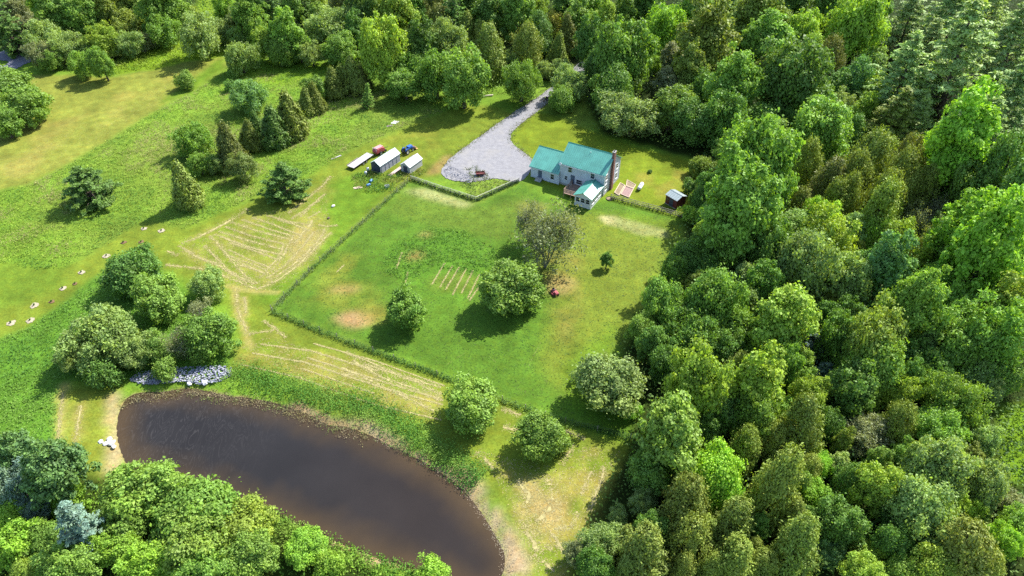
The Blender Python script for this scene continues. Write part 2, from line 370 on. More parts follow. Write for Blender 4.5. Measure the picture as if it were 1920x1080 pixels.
# pond bank: mud and dead reed, then the bed
dp = pdist(X, Y, POND); inp = inside(X, Y, POND)
dj = dp + (fbm(X, Y, 2.4, 91) - 0.5) * 2.4
ang_w = vnoise(X, Y, 9, 93)
mb = np.clip((0.2 + 3.2 * np.clip(ang_w - .38, 0, 1) - dj) / 0.6, 0, 1) * (~inp)
C[:] = C * (1 - mb[..., None]) + np.array(A(206, 180, 146)) * mb[..., None] * (0.6 + 0.7 * vnoise(X, Y, 1.1, 95))[..., None]
C[inp] = A(105, 80, 60)
Zg = (fbm(X, Y, 8, 101) - 0.5) * 0.10
bank = np.clip(dp / 2.6, 0, 1); bank = bank * bank * (3 - 2 * bank)
near = np.where(inp, -0.55 - np.clip(dp, 0, 4) * 0.3, -0.55 + 0.55 * bank)
Zg = np.where(inp | (dp < 2.6), near + Zg * bank * (~inp), Zg)
nx, ny = X.shape
def gz(p):
    i = np.clip(np.searchsorted(xs, p[:, 0]) - 1, 0, nx - 2); j = np.clip(np.searchsorted(ys, p[:, 1]) - 1, 0, ny - 2)
    u = (p[:, 0] - xs[i]) / (xs[i + 1] - xs[i]); v = (p[:, 1] - ys[j]) / (ys[j + 1] - ys[j])
    return (Zg[i, j] * (1 - u) + Zg[i + 1, j] * u) * (1 - v) + (Zg[i, j + 1] * (1 - u) + Zg[i + 1, j + 1] * u) * v
idx = np.arange(nx * ny).reshape(nx, ny)
Q = np.stack([idx[:-1, :-1], idx[1:, :-1], idx[1:, 1:], idx[:-1, 1:]], -1).reshape(-1, 4)
GROUND = ground_material()
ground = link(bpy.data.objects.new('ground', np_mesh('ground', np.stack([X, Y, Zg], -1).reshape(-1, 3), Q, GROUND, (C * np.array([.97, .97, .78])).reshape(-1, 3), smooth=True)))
tag(ground, kind='structure')

def fill_sheet(name, pts, z, mat, kind='structure', step=0.9, jit=0.25, smoothn=4, attr=None, grow=0.0):
    """flat sheet: polygon filled with a grid of small faces, ragged edge"""
    P = smooth_poly(GP(pts) if attr is None else pts, smoothn) if smoothn else np.array(pts)
    lo = P.min(0) - grow; hi = P.max(0) + grow
    gx, gy = np.meshgrid(np.arange(lo[0], hi[0], step), np.arange(lo[1], hi[1], step), indexing='ij')
    jj = (fbm(gx, gy, 1.2, 5) - .5) * 2 * jit
    ok = inside(gx + step / 2 + jj, gy + step / 2 - jj, P)
    if grow: ok |= pdist(gx + step / 2, gy + step / 2, P) < grow
    n, m = gx.shape; I = np.full((n + 1, m + 1), -1); V = []; F = []
    for i, j in zip(*np.nonzero(ok)):
        q = []
        for a, b in ((i, j), (i + 1, j), (i + 1, j + 1), (i, j + 1)):
            if I[a, b] < 0: I[a, b] = len(V); V.append((lo[0] + a * step, lo[1] + b * step, z))
            q.append(I[a, b])
        F.append(q)
    o = link(bpy.data.objects.new(name, np_mesh(name, np.array(V), np.array(F), mat, None if attr is None else attr(np.array(V)))))
    return tag(o, kind=kind)

GRAVEL = gravel_material('gravel', A(202, 200, 202), A(176, 174, 178), A(208, 202, 192))
drive = fill_sheet('gravel_driveway', [(1090, 116), (1062, 142), (1038, 160), (1003, 186), (959, 214), (900, 256), (853, 290), (832, 312), (829, 328), (850, 339), (890, 341), (930, 335), (965, 342), (985, 334), (996, 318), (1000, 302),
    (985, 288), (966, 274), (957, 260), (963, 245), (980, 230), (1020, 199), (1054, 171), (1078, 150), (1106, 124)], 0.085, GRAVEL, step=0.25, jit=0.16)
PAVE = gravel_material('road_stone', A(176, 176, 190), A(160, 160, 176), A(190, 186, 190))
fill_sheet('paved_road', [(-60, 100), (0, 95), (35, 92), (70, 86), (110, 80), (112, 92), (80, 108), (45, 122), (20, 134), (-20, 140), (-40, 128), (8, 122), (12, 114), (-40, 112)], 0.085, PAVE, step=0.5, jit=0.3)
def water_tint(V):
    d = pdist(V[:, 0], V[:, 1], POND) + (fbm(V[:, 0], V[:, 1], 3, 7) - .5) * 2.5
    c0 = G(640, 940); east = np.clip((V[:, 0] - c0[0]) / 20 + 0.5, 0, 1)[:, None]
    deep = np.array(A(74, 71, 71, 2.7)) * (1 - east) + np.array(A(82, 73, 68, 2.7)) * east
    s = np.clip(1 - d / 4.5, 0, 1)[:, None] ** 1.3
    c = deep * (1 - s) + np.array(A(112, 92, 66, 2.3)) * s
    cl = G(330, 790); ring = np.clip(1.25 - np.hypot(V[:, 0] - cl[0], V[:, 1] - cl[1]) / 14, 0, 1)
    return np.concatenate([c, ring[:, None]], 1)
pond = fill_sheet('pond_water', POND, -0.5, water_material(), step=0.45, jit=0.0, smoothn=0, attr=water_tint, grow=1.7)

# ------------------------------------------------------------------ trees: one crown and trunk per kind, then copies
UP = np.array([0, 0, 1.0])
def fib_dirs(n, rg, zmin=-0.5):
    k = np.arange(n) + 0.5; z = zmin + (1 - zmin) * (1 - k / n); a = k * 2.39996 + rg.random() * 6
    s = np.sqrt(np.maximum(0, 1 - z * z)); D = np.stack([s * np.cos(a), s * np.sin(a), z], 1)
    return unit(D + rg.normal(size=D.shape) * 0.16)
def lobes_to_leaves(Cn, Rd, n, rg, centre, L, W, outb=.75, upb=.35, rnd=.55, squash=.85, axis=None, shell=(0.45, 1.12)):
    m = len(Cn); w = (Rd / Rd.mean()) ** 1.6; cnt = np.maximum(12, (n * w).astype(int)); idx = np.repeat(np.arange(m), cnt); tot = len(idx)
    out = unit(Cn - centre)[idx]
    d = unit(rg.normal(size=(tot, 3)) * 0.8 + out * 0.55 + UP * 0.3)
    f = rg.uniform(*shell, tot); f = np.where(rg.random(tot) < .10, f * rg.uniform(1.1, 1.55, tot), f); r = (Rd[idx] * f)[:, None]
    P = Cn[idx] + d * r * np.array([1, 1, squash])
    N = d * outb + UP * upb + rg.normal(size=d.shape) * rnd
    lobe = rg.random(m)[idx]; hue = np.clip(rg.normal(0.25, 0.28, m), 0, 1)[idx]
    var = np.stack([np.clip(0.30 * lobe + 0.62 * rg.random(tot) + 0.05, 0, 1), np.clip(hue + rg.normal(0, 0.15, tot), 0, 1)], 1)
    s = .45 + .95 * rg.random(tot) ** 1.4
    ax = None
    if axis is not None: ax = axis * np.ones((tot, 3)) * 1.5 + d * 0.8 + rg.normal(size=(tot, 3)) * 0.5
    V, q = leaf_quads(P, N, L * s, W * s, rg, ax)
    return V, np.repeat(var, 4, 0)
def pack(name, parts, mat, W=None, H=None):
    V = np.concatenate([p[0] for p in parts]); T = np.concatenate([p[1] for p in parts])
    if W:                                           # bring the leaves to the stated width and height
        V[:, :2] *= W / 2 / np.percentile(np.hypot(V[:, 0], V[:, 1]), 97); z = np.percentile(V[:, 2], 99.3); V[:, 2] *= H / z; V[:, 2] = np.maximum(V[:, 2], .04)
    return np_mesh(name, V, np.arange(len(V)).reshape(-1, 4), mat, T)
def trunk_mesh(name, h, r, limbs, mat, rg, lean=0.02):
    mb = MB(); top = np.array([rg.normal() * lean * h, rg.normal() * lean * h, h])
    pts = [(0, 0, -0.3), (0, 0, 0.0), *(tuple(top * t + rg.normal(size=3) * 0.04 * np.array([1, 1, 0])) for t in (0.3, 0.6, 0.85, 1))]
    mb.tube(pts, [r * 1.35, r * 1.15, r * .85, r * .55, r * .3, r * .12], 7)
    for a, b, rr in limbs:
        a = np.array(a); b = np.array(b); m = (a + b) / 2 + np.array([0, 0, 0.12 * np.linalg.norm(b - a)])
        mb.tube([a, m, b], [rr, rr * .65, rr * .25], 5)
    me = bpy.data.meshes.new(name); me.from_pydata(mb.v, [], mb.f); me.update(); me.materials.append(mat)
    return me

def broad(seed, W=8.0, Hc=7.2, z0=.3, nl=64, n=150, L=.38, Wd=.27, lob=.30, rough=.2, zmin=-.8, taper=0.0, **kw):
    rg = np.random.default_rng(seed); D = fib_dirs(nl, rg, zmin); Rx = W / 2; Rz = Hc / 2; cz = z0 + Rz
    f = 0.84 + rg.uniform(-rough * 1.1, rough * .75, nl)
    az = np.arctan2(D[:, 1], D[:, 0]); ph = rg.random(4) * 6.28; f = f * (1 + .13 * np.sin(2 * az + ph[0] + D[:, 2]) + .10 * np.sin(3 * az + ph[1]) + .08 * np.sin(4 * D[:, 2] + ph[2] + az))
    Cn = D * np.array([Rx, Rx, Rz]) * f[:, None]
    Cn[:, :2] += rg.normal(0, .10 * Rx, 2) * (.5 + Cn[:, 2:] / Rz)
    if taper: Cn[:, :2] *= (1 - taper * np.clip(Cn[:, 2:] / Rz, -1, 1))
    inner = fib_dirs(nl // 3, rg, -.6) * np.array([Rx, Rx, Rz]) * rg.uniform(.25, .5, (nl // 3, 1))
    Cn = np.concatenate([Cn, inner]); Cn[:, 2] += cz
    Rd = Rx * lob * (.38 + .95 * rg.random(len(Cn)) ** 1.5); Rd[nl:] *= 1.5
    leaves = lobes_to_leaves(Cn, Rd, n, rg, np.array([0, 0, cz - Rz * .3]), L, Wd, **kw)
    limbs = [((0, 0, z0 + Hc * .12 * (1 + i % 3)), Cn[j] * np.array([.62, .62, .85]), .09 * Rx / 4) for i, j in enumerate(rg.choice(nl, 9, False))]
    return pack('crown', [leaves], LEAF, W, z0 + Hc), trunk_mesh('trunk', z0 + Hc * .75, .24 * Rx / 4 + .05, limbs, BARK, rg), W, z0 + Hc, (z0 + Hc * .52) / (z0 + Hc)
def cedar(seed, W, H, prof, nc, n, mat=NEEDLE, L=.36, Wd=.15):
    rg = np.random.default_rng(seed); t = rg.random(nc) ** 1.25 * 0.97; a = rg.random(nc) * 6.2832
    bump = 0.86 + 0.14 * np.sin(a * 3 + seed) * np.cos(t * 9 + a) + rg.uniform(-.2, .16, nc)
    bump[: nc // 4] *= .62; r = W / 2 * prof(t) * bump; z = 0.25 + t * (H - .4)
    Cn = np.stack([r * np.cos(a), r * np.sin(a), z], 1); Rd = np.full(nc, W * .095) * rg.uniform(.7, 1.35, nc)
    m = nc; idx = np.repeat(np.arange(m), n); out = np.stack([np.cos(a), np.sin(a), np.zeros(m)], 1)[idx]
    d = unit(rg.normal(size=(m * n, 3)) * .8 + out * .5 + UP * .2)
    P = Cn[idx] + d * (Rd[idx] * rg.uniform(.3, 1.05, m * n) * np.where(rg.random(m * n) < .12, 1.5, 1))[:, None] * np.array([1, 1, 1.9])
    N = d * .5 + out * .5 + rg.normal(size=d.shape) * .5 + UP * .25
    lobe = rg.random(m)[idx]; hue = np.clip(rg.normal(.3, .35, m), 0, 1)[idx]
    var = np.stack([np.clip(.32 * lobe + .6 * rg.random(m * n) + .03, 0, 1), np.clip(hue + rg.normal(0, .15, m * n), 0, 1)], 1)
    s = rg.uniform(.7, 1.3, m * n)
    V, q = leaf_quads(P, N, L * s, Wd * s, rg, UP * 1.2 + out * .5 + rg.normal(size=d.shape) * .35)
    return pack('crown', [(V, np.repeat(var, 4, 0))], mat, W, H), trunk_mesh('trunk', H * .9, W * .045 + .05, [], BARK, rg), W, H, .45
def pine(seed, W, H, tiers, nb, z0=.16, plate=.52, n=70, L=.44, Wd=.19, dens=5, slope=.10):
    rg = np.random.default_rng(seed); Cn = []; Rd = []; limbs = []
    for i in range(tiers):
        t = i / (tiers - 1); z = H * (z0 + (.95 - z0) * t); rad = W / 2 * (1 - t) ** .8 * (.55 + .45 * min(1, t * 4 + .35)) + .25
        k = max(3, int(nb * (1 - .45 * t))); ph = rg.random() * 6
        for j in range(k):
            a = ph + 6.2832 * j / k + rg.normal() * .2; Lb = rad * rg.uniform(.62, 1.15); dz = slope * Lb
            tip = np.array([math.cos(a) * Lb, math.sin(a) * Lb, z + dz]); limbs.append(((0, 0, z - .1), tip, .035 + .04 * (1 - t)))
            for s in np.linspace(.4, 1, max(2, int(dens * (1 - .5 * t)))):
                p = np.array([math.cos(a) * Lb * s, math.sin(a) * Lb * s, z + dz * s * s]) + rg.normal(size=3) * .16
                Cn.append(p); Rd.append(plate * rg.uniform(.7, 1.25) * W / 9 * (1.1 - .35 * s))
    Cn.append((0, 0, H)); Rd.append(.3)
    Cn = np.array(Cn); Rd = np.array(Rd)
    leaves = lobes_to_leaves(Cn, Rd * 1.35, n, rg, np.array([0, 0, H * .25]), L, Wd, outb=.45, upb=.75, rnd=.5, squash=.34, axis=UP * .4, shell=(.15, 1.05))
    return pack('crown', [leaves], NEEDLE, W, H), trunk_mesh('trunk', H, .022 * H + .06, limbs, BARK, rg, .005), W, H, .5
def sparse(seed, W, H, n_leaf, mat=GREYBARK, levels=3):
    """grey, half-bare tree: forking branches with thin leaf"""
    rg = np.random.default_rng(seed); mb = MB(); tips = []
    def grow(p, d, L, r, lev):
        q = p + d * L; m = p + d * L * .5 + rg.normal(size=3) * L * .05
        mb.tube([p, m, q], [r, r * .8, r * .55], 4 if lev else 6, cap=False)
        if lev >= levels: tips.append((p, q)); return
        for _ in range(4 if lev < 2 else 5):
            nd = unit(d * .9 + rg.normal(size=3) * .55 + np.array([0, 0, .25])); grow(p + (q - p) * rg.uniform(.5, 1), nd, L * rg.uniform(.55, .85), r * .5, lev + 1)
    for k in range(4):
        a = 6.2832 * k / 4 + rg.random(); grow(np.array([0, 0, -.1]), unit(np.array([math.cos(a) * .4, math.sin(a) * .4, 1])), H * .36, .12, 0)
    V = np.array(mb.v); ext = max(np.abs(V[:, :2]).max(), .1); V[:, :2] *= W / 2 / ext; zs = H / V[:, 2].max(); V[:, 2] *= zs
    me = bpy.data.meshes.new('trunk'); me.from_pydata(V.tolist(), [], mb.f); me.update(); me.materials.append(mat)
    T = np.array([t for t in tips]); i = rg.integers(len(T), size=n_leaf); f = rg.uniform(.1, 1.2, (n_leaf, 1))
    P = T[i, 0] + (T[i, 1] - T[i, 0]) * f; P[:, :2] *= W / 2 / ext; P[:, 2] *= zs; P += rg.normal(size=P.shape) * .13
    s = rg.uniform(.6, 1.2, n_leaf); Vl, q = leaf_quads(P, rg.normal(size=P.shape) + UP * .5, .30 * s, .17 * s, rg)
    var = np.stack([rg.random(n_leaf), rg.random(n_leaf) * .5], 1)
    return pack('crown', [(Vl, np.repeat(var, 4, 0))], LEAF), me, W, H, .55

def airy(seed, W, H, n):
    sk = sparse(seed, W * .92, H * .97, 500, levels=3)[1]
    cr = broad(seed + 5, W, H - .3, .3, 120, n, L=.36, Wd=.17, lob=.3, rough=.3, outb=.4, upb=.4, rnd=.8, squash=1.0)[0]
    return cr, sk, W, H, .52
soft_kw = dict(outb=.5, upb=.35, rnd=.75, squash=1.0, axis=UP * .5)
KINDS = {
 'M': [broad(1, nl=92, n=165), broad(2, Hc=6.6, nl=84, n=175, lob=.35), broad(3, Hc=7.8, nl=114, n=145, lob=.3, rough=.28), broad(4, Hc=6.9, nl=76, n=200, lob=.38, rough=.28), broad(5, Hc=7.4, nl=130, n=130, lob=.27, rough=.24)],
 'O': [broad(11, 7, 9.6, 1.0, 84, 165, lob=.27, taper=.22), broad(12, 7, 10.4, .8, 100, 140, lob=.25, taper=.3, rough=.26), broad(13, 7, 9.0, 1.0, 76, 180, L=.36, Wd=.25, lob=.3, taper=.15)],
 'S': [broad(21, 8, 6.4, .5, 110, 120, L=.42, Wd=.17, lob=.24, rough=.2, **soft_kw), broad(22, 8, 7.2, .5, 130, 100, L=.44, Wd=.17, lob=.22, rough=.25, **soft_kw), broad(23, 8, 5.8, .4, 90, 140, L=.42, Wd=.18, lob=.26, rough=.22, **soft_kw)],
 'C': [cedar(31, 4.6, 7.0, lambda t: np.clip(1 - t, 0, 1) ** .92 * np.clip(.55 + t * 4, 0, 1), 400, 26), cedar(32, 4.6, 6.4, lambda t: np.clip(1 - t, 0, 1) ** .8 * np.clip(.6 + t * 4, 0, 1), 400, 26)],
 'D': [cedar(41, 6, 9.0, lambda t: np.sqrt(np.clip(1 - (t * 1.02) ** 2.2, 0, 1)) * np.clip(.6 + t * 3, 0, 1), 430, 27), cedar(42, 6, 8.4, lambda t: np.sqrt(np.clip(1 - (t * 1.02) ** 2.8, 0, 1)) * np.clip(.7 + t * 3, 0, 1), 430, 27), cedar(43, 6, 9.6, lambda t: np.clip(1 - t, 0, 1) ** .55 * np.clip(.6 + t * 3, 0, 1), 430, 27)],
 'P': [pine(51, 9, 12.5, 12, 8, .12, .6), pine(52, 9, 11.5, 11, 8, .12, .66), pine(53, 8.5, 7.0, 8, 9, .08, .6, n=80)],
 'F': [pine(61, 5, 10, 17, 8, .06, .66, 46, .36, .16, 4, -.05)],
 'B': [airy(71, 7, 7.2, 26), airy(72, 7, 6.8, 34), airy(73, 8, 8.0, 40)],
 'U': [broad(81, 3, 2.4, .15, 40, 90, L=.22, Wd=.15, lob=.33), broad(82, 3, 2.0, .1, 36, 90, L=.24, Wd=.12, lob=.34, rough=.25)],
}
KIND_NAME = {'M': 'broadleaf_tree', 'O': 'tall_broadleaf_tree', 'S': 'willow_tree', 'C': 'cedar_tree', 'D': 'cedar_tree', 'P': 'pine_tree', 'F': 'spruce_tree', 'B': 'sparse_tree', 'U': 'shrub'}
KIND_WORD = {'M': 'round broadleaf tree', 'O': 'tall broadleaf tree', 'S': 'bushy tree', 'C': 'pointed cedar', 'D': 'rounded cedar', 'P': 'feathery pine', 'F': 'spiky spruce', 'B': 'half-bare tree', 'U': 'low shrub'}
KIND_CAT = {'U': 'shrub'}; KINDS['N'] = KINDS['O'] + KINDS['M'][2:3] + KINDS['D'][2:]; KIND_NAME['N'] = 'slender_tree'; KIND_WORD['N'] = 'slender tree'
PAL = {'g': (A(134, 172, 72, .98), 'mid-green'), 'd': (A(110, 150, 66, .98), 'dark green'), 'y': (A(158, 188, 72, .98), 'yellow-green'), 'l': (A(152, 196, 66, .98), 'lime-green'), 'b': (A(150, 178, 100, .98), 'pale grey-green'),
       'o': (A(142, 162, 70, 1.02), 'olive'), 'r': (A(136, 148, 72, 1.1), 'rusty olive'), 't': (A(118, 160, 92, .98), 'bluish green'), 's': (A(130, 162, 146, 1.0), 'blue-grey'), 'q': (A(150, 160, 114, 1.05), 'greyish'), 'e': (A(196, 190, 88, .98), 'yellowish')}
ZONES = {
 'A': ('in the thicket by the road', 'the paved road', (20, 110)),
 'B': ('in the wood beyond the meadow', 'the hay meadow', (347, 150)),
 'C': ('in the cedar row', 'the two sheds', (730, 300)),
 'D': ('in the wood beyond the driveway', 'the driveway', (1040, 165)),
 'E': ('in the upper wood', 'the red shed', (1268, 375)),
 'F': ('in the wood beside the lawn', 'the red shed', (1268, 375)),
 'H': ('in the wood below the lawn', 'the pond', (930, 1040)),
 'I': ('on the near pond bank', 'the white rocks', (200, 828)),
 'J': ('in the clump above the pond', 'the grey stones', (345, 703)),
}
TREES = []
def trees(zone, txt, hmul=1.0):
    for row in txt.split():
        f = row.split(','); TREES.append([zone, float(f[0]), float(f[1]), float(f[2]), f[3], f[4], float(f[5]) if len(f) > 5 else hmul, None])
def lone(px, py, d, sp, col, label, h=1.0): TREES.append(['K', px, py, d, sp, col, h, label])

trees('A', '''10,38,62,F,d 48,54,58,S,q 85,72,72,S,b 118,92,66,S,b 84,102,50,S,q 100,28,62,O,g 150,28,62,O,g 135,58,46,S,g 75,6,48,O,l 190,14,62,O,o 228,8,62,O,o
 205,36,58,S,b 246,44,70,S,o 195,78,54,S,y 240,84,54,S,b 268,80,42,S,q 152,122,50,S,g 192,120,44,M,g 30,10,60,S,q 92,112,44,S,g 170,55,40,O,g 160,92,48,S,b''')
trees('B', '''286,24,54,O,g 325,22,62,O,g 308,56,64,S,g 345,34,48,S,o 372,66,72,S,b 400,60,54,S,b 445,40,50,S,b 452,108,60,S,b 470,26,70,O,g 445,66,40,S,b 538,66,62,O,g 500,82,44,M,y 522,96,46,M,g 505,12,48,F,d 566,14,44,F,d 590,10,44,M,y
 620,52,88,S,b 585,102,46,S,b 640,92,58,M,g 640,8,52,D,r 690,26,72,M,d 745,30,82,O,y 715,98,88,M,y 790,88,64,O,d 800,38,44,C,r 826,50,50,D,r 850,84,84,S,b 818,142,76,M,g 868,150,82,M,g 765,20,56,O,d 600,35,40,O,g 420,20,44,M,l 562,92,40,M,g 265,15,44,O,g 480,60,40,M,g
 668,60,46,O,d 700,8,50,M,l 545,18,44,O,g 780,130,50,M,g''')
trees('C', '''680,150,32,C,r 662,148,44,C,o 643,150,36,C,o 624,160,38,C,o 590,166,46,M,g 592,188,36,C,o 570,196,32,C,o 546,222,56,C,o 514,243,52,C,d 483,236,32,C,d 464,258,40,C,o 432,282,56,C,r 366,262,68,S,g 376,308,52,S,g 456,312,52,S,b 400,310,40,S,b''')
trees('D', '''815,14,54,D,r 848,20,54,F,d 882,14,60,O,d 922,30,72,O,d 970,26,58,O,g 1005,14,50,M,y 875,60,40,C,o 900,70,34,C,o 945,56,34,C,o 920,106,62,D,o 986,96,52,D,o 1012,70,56,D,d 1040,46,38,M,e 1067,72,42,C,r 1104,84,56,O,d 1085,40,60,O,g 1135,42,52,O,y 1166,30,54,O,g 1060,12,54,O,d 1212,20,72,O,d
 1240,64,74,M,l 1170,112,108,M,g 1148,168,84,M,d 1228,122,32,M,l 978,152,72,S,g 1022,132,40,S,b 1052,128,40,S,b 1070,156,64,S,b 1052,188,46,M,g 1110,10,50,O,g 955,120,40,S,b 1045,100,40,C,o 1120,130,60,M,d 1265,110,50,O,q''')
trees('E', '''1297,18,62,O,g 1324,84,108,O,o 1425,34,92,O,o 1444,72,82,O,g 1507,68,66,M,y 1489,156,118,M,d 1380,166,92,O,g 1326,170,66,M,d 1446,206,46,M,l 1357,226,80,M,d 1556,126,60,D,r 1606,156,64,M,t 1610,62,112,M,y 1360,20,62,O,d 1490,14,66,O,d 1560,20,70,O,d 1640,16,60,O,d
 1698,58,92,P,b 1785,30,92,P,b 1687,158,104,P,b 1793,140,142,P,b 1893,96,104,P,b 1895,190,92,P,b 1668,226,88,P,o 1740,90,70,P,b 1850,20,80,P,b 1250,160,50,O,q 1290,130,60,O,o 1530,190,60,M,g 1420,230,70,M,d 1300,230,70,M,d
 1537,250,112,M,g 1576,200,62,S,b 1806,276,132,O,l 1736,292,60,M,l 1440,262,72,S,b 1316,312,50,S,o 1370,286,62,S,g 1436,326,142,M,g 1340,350,56,M,d 1893,300,76,M,d 1720,230,60,P,b 1850,240,70,P,b 1745,190,70,P,b''')
trees('F', '''1616,320,82,D,o 1657,300,56,D,o 1545,358,68,D,r 1594,350,64,D,o 1695,318,62,D,r 1518,318,54,D,o 1875,356,92,D,d 1818,368,82,M,d 1650,386,72,D,o 1767,340,60,M,d 1758,392,50,B,q
 1315,374,44,M,d 1331,404,48,M,d 1402,400,122,O,g 1356,460,92,M,g 1487,434,74,M,b 1442,474,82,M,d 1531,420,64,M,l 1553,458,88,M,y 1509,506,108,M,b 1589,536,78,M,b 1289,488,64,M,d 1264,518,54,M,d 1312,505,62,M,d 1411,484,44,M,g 1498,400,50,D,r 1558,394,54,D,o 1590,388,56,D,o
 1633,408,78,D,y 1664,390,50,O,y 1684,352,72,D,o 1729,362,54,D,o 1633,446,62,M,y 1678,456,74,M,y 1718,420,58,B,q 1731,466,52,B,o 1656,508,92,O,t 1804,440,116,O,l 1842,482,128,O,l 1880,515,98,O,l 1880,402,92,D,d 1910,462,62,D,r 1914,500,52,D,r 1755,482,60,M,g 1757,536,72,M,g
 1240,574,82,M,g 1202,616,54,M,g 1266,590,52,M,b 1340,570,96,M,g 1305,582,58,M,g 1362,606,108,S,g 1296,632,108,S,d 1342,648,90,S,d 1469,605,112,O,y 1396,572,62,M,b 1411,636,42,D,o 1538,646,56,P,s 1309,722,126,M,y 1421,722,110,O,y 1515,746,66,M,y 1250,682,62,M,d 1545,700,48,P,s
 1634,646,108,M,o 1640,688,108,M,g 1600,732,92,M,d 1711,586,108,O,g 1778,586,108,S,g 1789,640,128,S,g 1856,630,128,S,g 1880,588,98,O,y 1838,690,88,S,b 1708,676,64,M,d 1755,696,72,M,d 1878,706,70,M,g 1790,752,100,S,g 1682,740,64,M,y 1470,690,70,M,g 1575,640,70,M,d 1690,620,60,M,g 1590,600,64,M,d 1430,540,70,M,d''', 1.15)
trees('H', '''1262,820,130,O,g 1218,884,86,M,d 1340,900,98,M,l 1396,846,64,D,o 1452,830,64,D,o 1504,812,78,D,o 1449,926,98,D,o 1512,882,52,D,o 1206,940,50,S,b 1278,920,58,D,o 1283,958,92,D,o 1363,988,78,D,o 1230,1006,62,M,d 1286,1022,76,D,o 1212,1052,96,D,o 1135,1012,82,S,b 1088,1036,56,S,q 1114,1072,70,M,d 1375,1052,82,D,o 1428,1062,66,D,o 1277,1072,52,D,o 1160,968,38,S,b
 1350,782,70,M,d 1410,788,92,M,g 1622,820,86,S,q 1676,802,62,D,o 1763,802,98,S,g 1846,830,54,M,b 1540,876,44,M,l 1527,930,58,M,l 1644,920,84,M,y 1757,892,112,M,b 1842,920,82,M,b 1725,968,118,M,b 1808,960,54,M,y 1669,1022,72,M,d 1810,1038,110,D,o 1880,1022,62,M,l 1747,1068,82,M,y 1620,1078,74,M,y 1552,1036,52,S,t 1495,1036,92,D,o 1590,906,62,D,d 1560,986,82,M,d 1898,946,52,S,q 1908,990,62,M,g 1690,860,60,M,d 1560,800,60,M,d 1330,1066,50,D,o 1480,980,60,D,o 1180,1078,56,D,o 1690,1080,60,M,g 1850,1078,60,D,o 1460,770,60,M,g''')
trees('I', '''36,852,74,O,t 104,888,104,O,t 34,908,92,S,s 72,956,70,S,s 125,932,72,M,l 147,992,80,F,s 276,926,134,M,g 234,966,106,M,g 372,964,132,M,g 452,988,108,M,y 362,1030,124,M,g 474,1044,104,M,g 210,1024,92,M,l 280,1060,92,M,l 386,1066,108,M,g 18,972,74,M,l 28,1024,92,M,l 86,1014,82,M,g 130,1064,98,M,g 54,1074,64,M,y 578,1026,76,M,l,0.75 620,1060,66,U,l 812,1074,60,U,l 165,1050,60,M,d 320,1010,70,M,d''')
trees('J', '''250,510,96,M,d 295,556,98,M,g 388,534,72,S,b 195,628,128,S,b 262,654,80,S,b 292,650,66,M,g 392,624,98,M,g 345,640,62,B,q 372,585,46,B,q 150,660,76,S,b 190,700,70,U,d 310,690,50,U,g''')
lone(347, 150, 40, 'M', 'g', 'small round shrub tree alone on the mown hay meadow')
lone(436, 136, 26, 'U', 'g', 'small green shrub beside the far end of the hay meadow')
lone(430, 160, 22, 'U', 'd', 'tiny dark shrub in the meadow below the hay meadow corner')
lone(467, 180, 76, 'S', 't', 'broad bluish shrub tree alone behind the cedar row')
lone(16, 172, 84, 'M', 'g', 'upper tree of the green clump on the left picture edge', 1.0)
lone(44, 204, 80, 'M', 'g', 'largest round tree of the clump beside the hay meadow')
lone(10, 232, 64, 'M', 'g', 'lowest tree of the green clump on the left picture edge')
lone(350, 352, 58, 'C', 'o', 'single brownish cedar standing below the cedar row')
lone(530, 342, 80, 'P', 'd', 'dense dark pine standing above the striped hay field')
lone(165, 347, 94, 'P', 'd', 'wide layered pine standing alone in the rough meadow')
lone(760, 160, 66, 'M', 'g', 'round tree with its shadow at the grass edge above the sheds')
lone(686, 182, 22, 'F', 'g', 'thin young spruce in the grass in front of the cedars')
lone(762, 576, 82, 'M', 'g', 'leafy round tree in the fenced lawn beside a bare patch')
lone(964, 542, 104, 'M', 'g', 'big round tree in the middle of the fenced lawn', .95)
lone(1024, 450, 112, 'B', 'q', 'tall airy grey tree above the red mower', 1.2)
lone(992, 420, 74, 'B', 'q', 'thin grey twiggy tree between the house and the big round tree', 1.25)
lone(1137, 489, 24, 'O', 'd', 'small slender tree standing alone on the right lawn', 1.0)
lone(880, 762, 104, 'M', 'g', 'round tree on the hay strip touching the overgrown fence', .95)
lone(1012, 816, 94, 'M', 'g', 'leaning round tree on dry grass between pond and wood', .95)
lone(1140, 716, 120, 'M', 'b', 'big pale round tree at the lawn corner beside the wood', .95)
lone(1182, 768, 44, 'U', 'l', 'bright lime shrub below the pale tree at the lawn corner')
lone(1182, 216, 100, 'S', 'b', 'pale bushy tree behind the house, left of a pair')
lone(1258, 206, 96, 'M', 'g', 'round green tree behind the house, right of a pair')
lone(1298, 402, 42, 'U', 'l', 'bright shrub against the red shed')
lone(1294, 350, 34, 'U', 'd', 'dark shrub in the shade above the red shed')
lone(1219, 321, 9, 'U', 'd', 'tiny round shrub in the lawn right of the house')

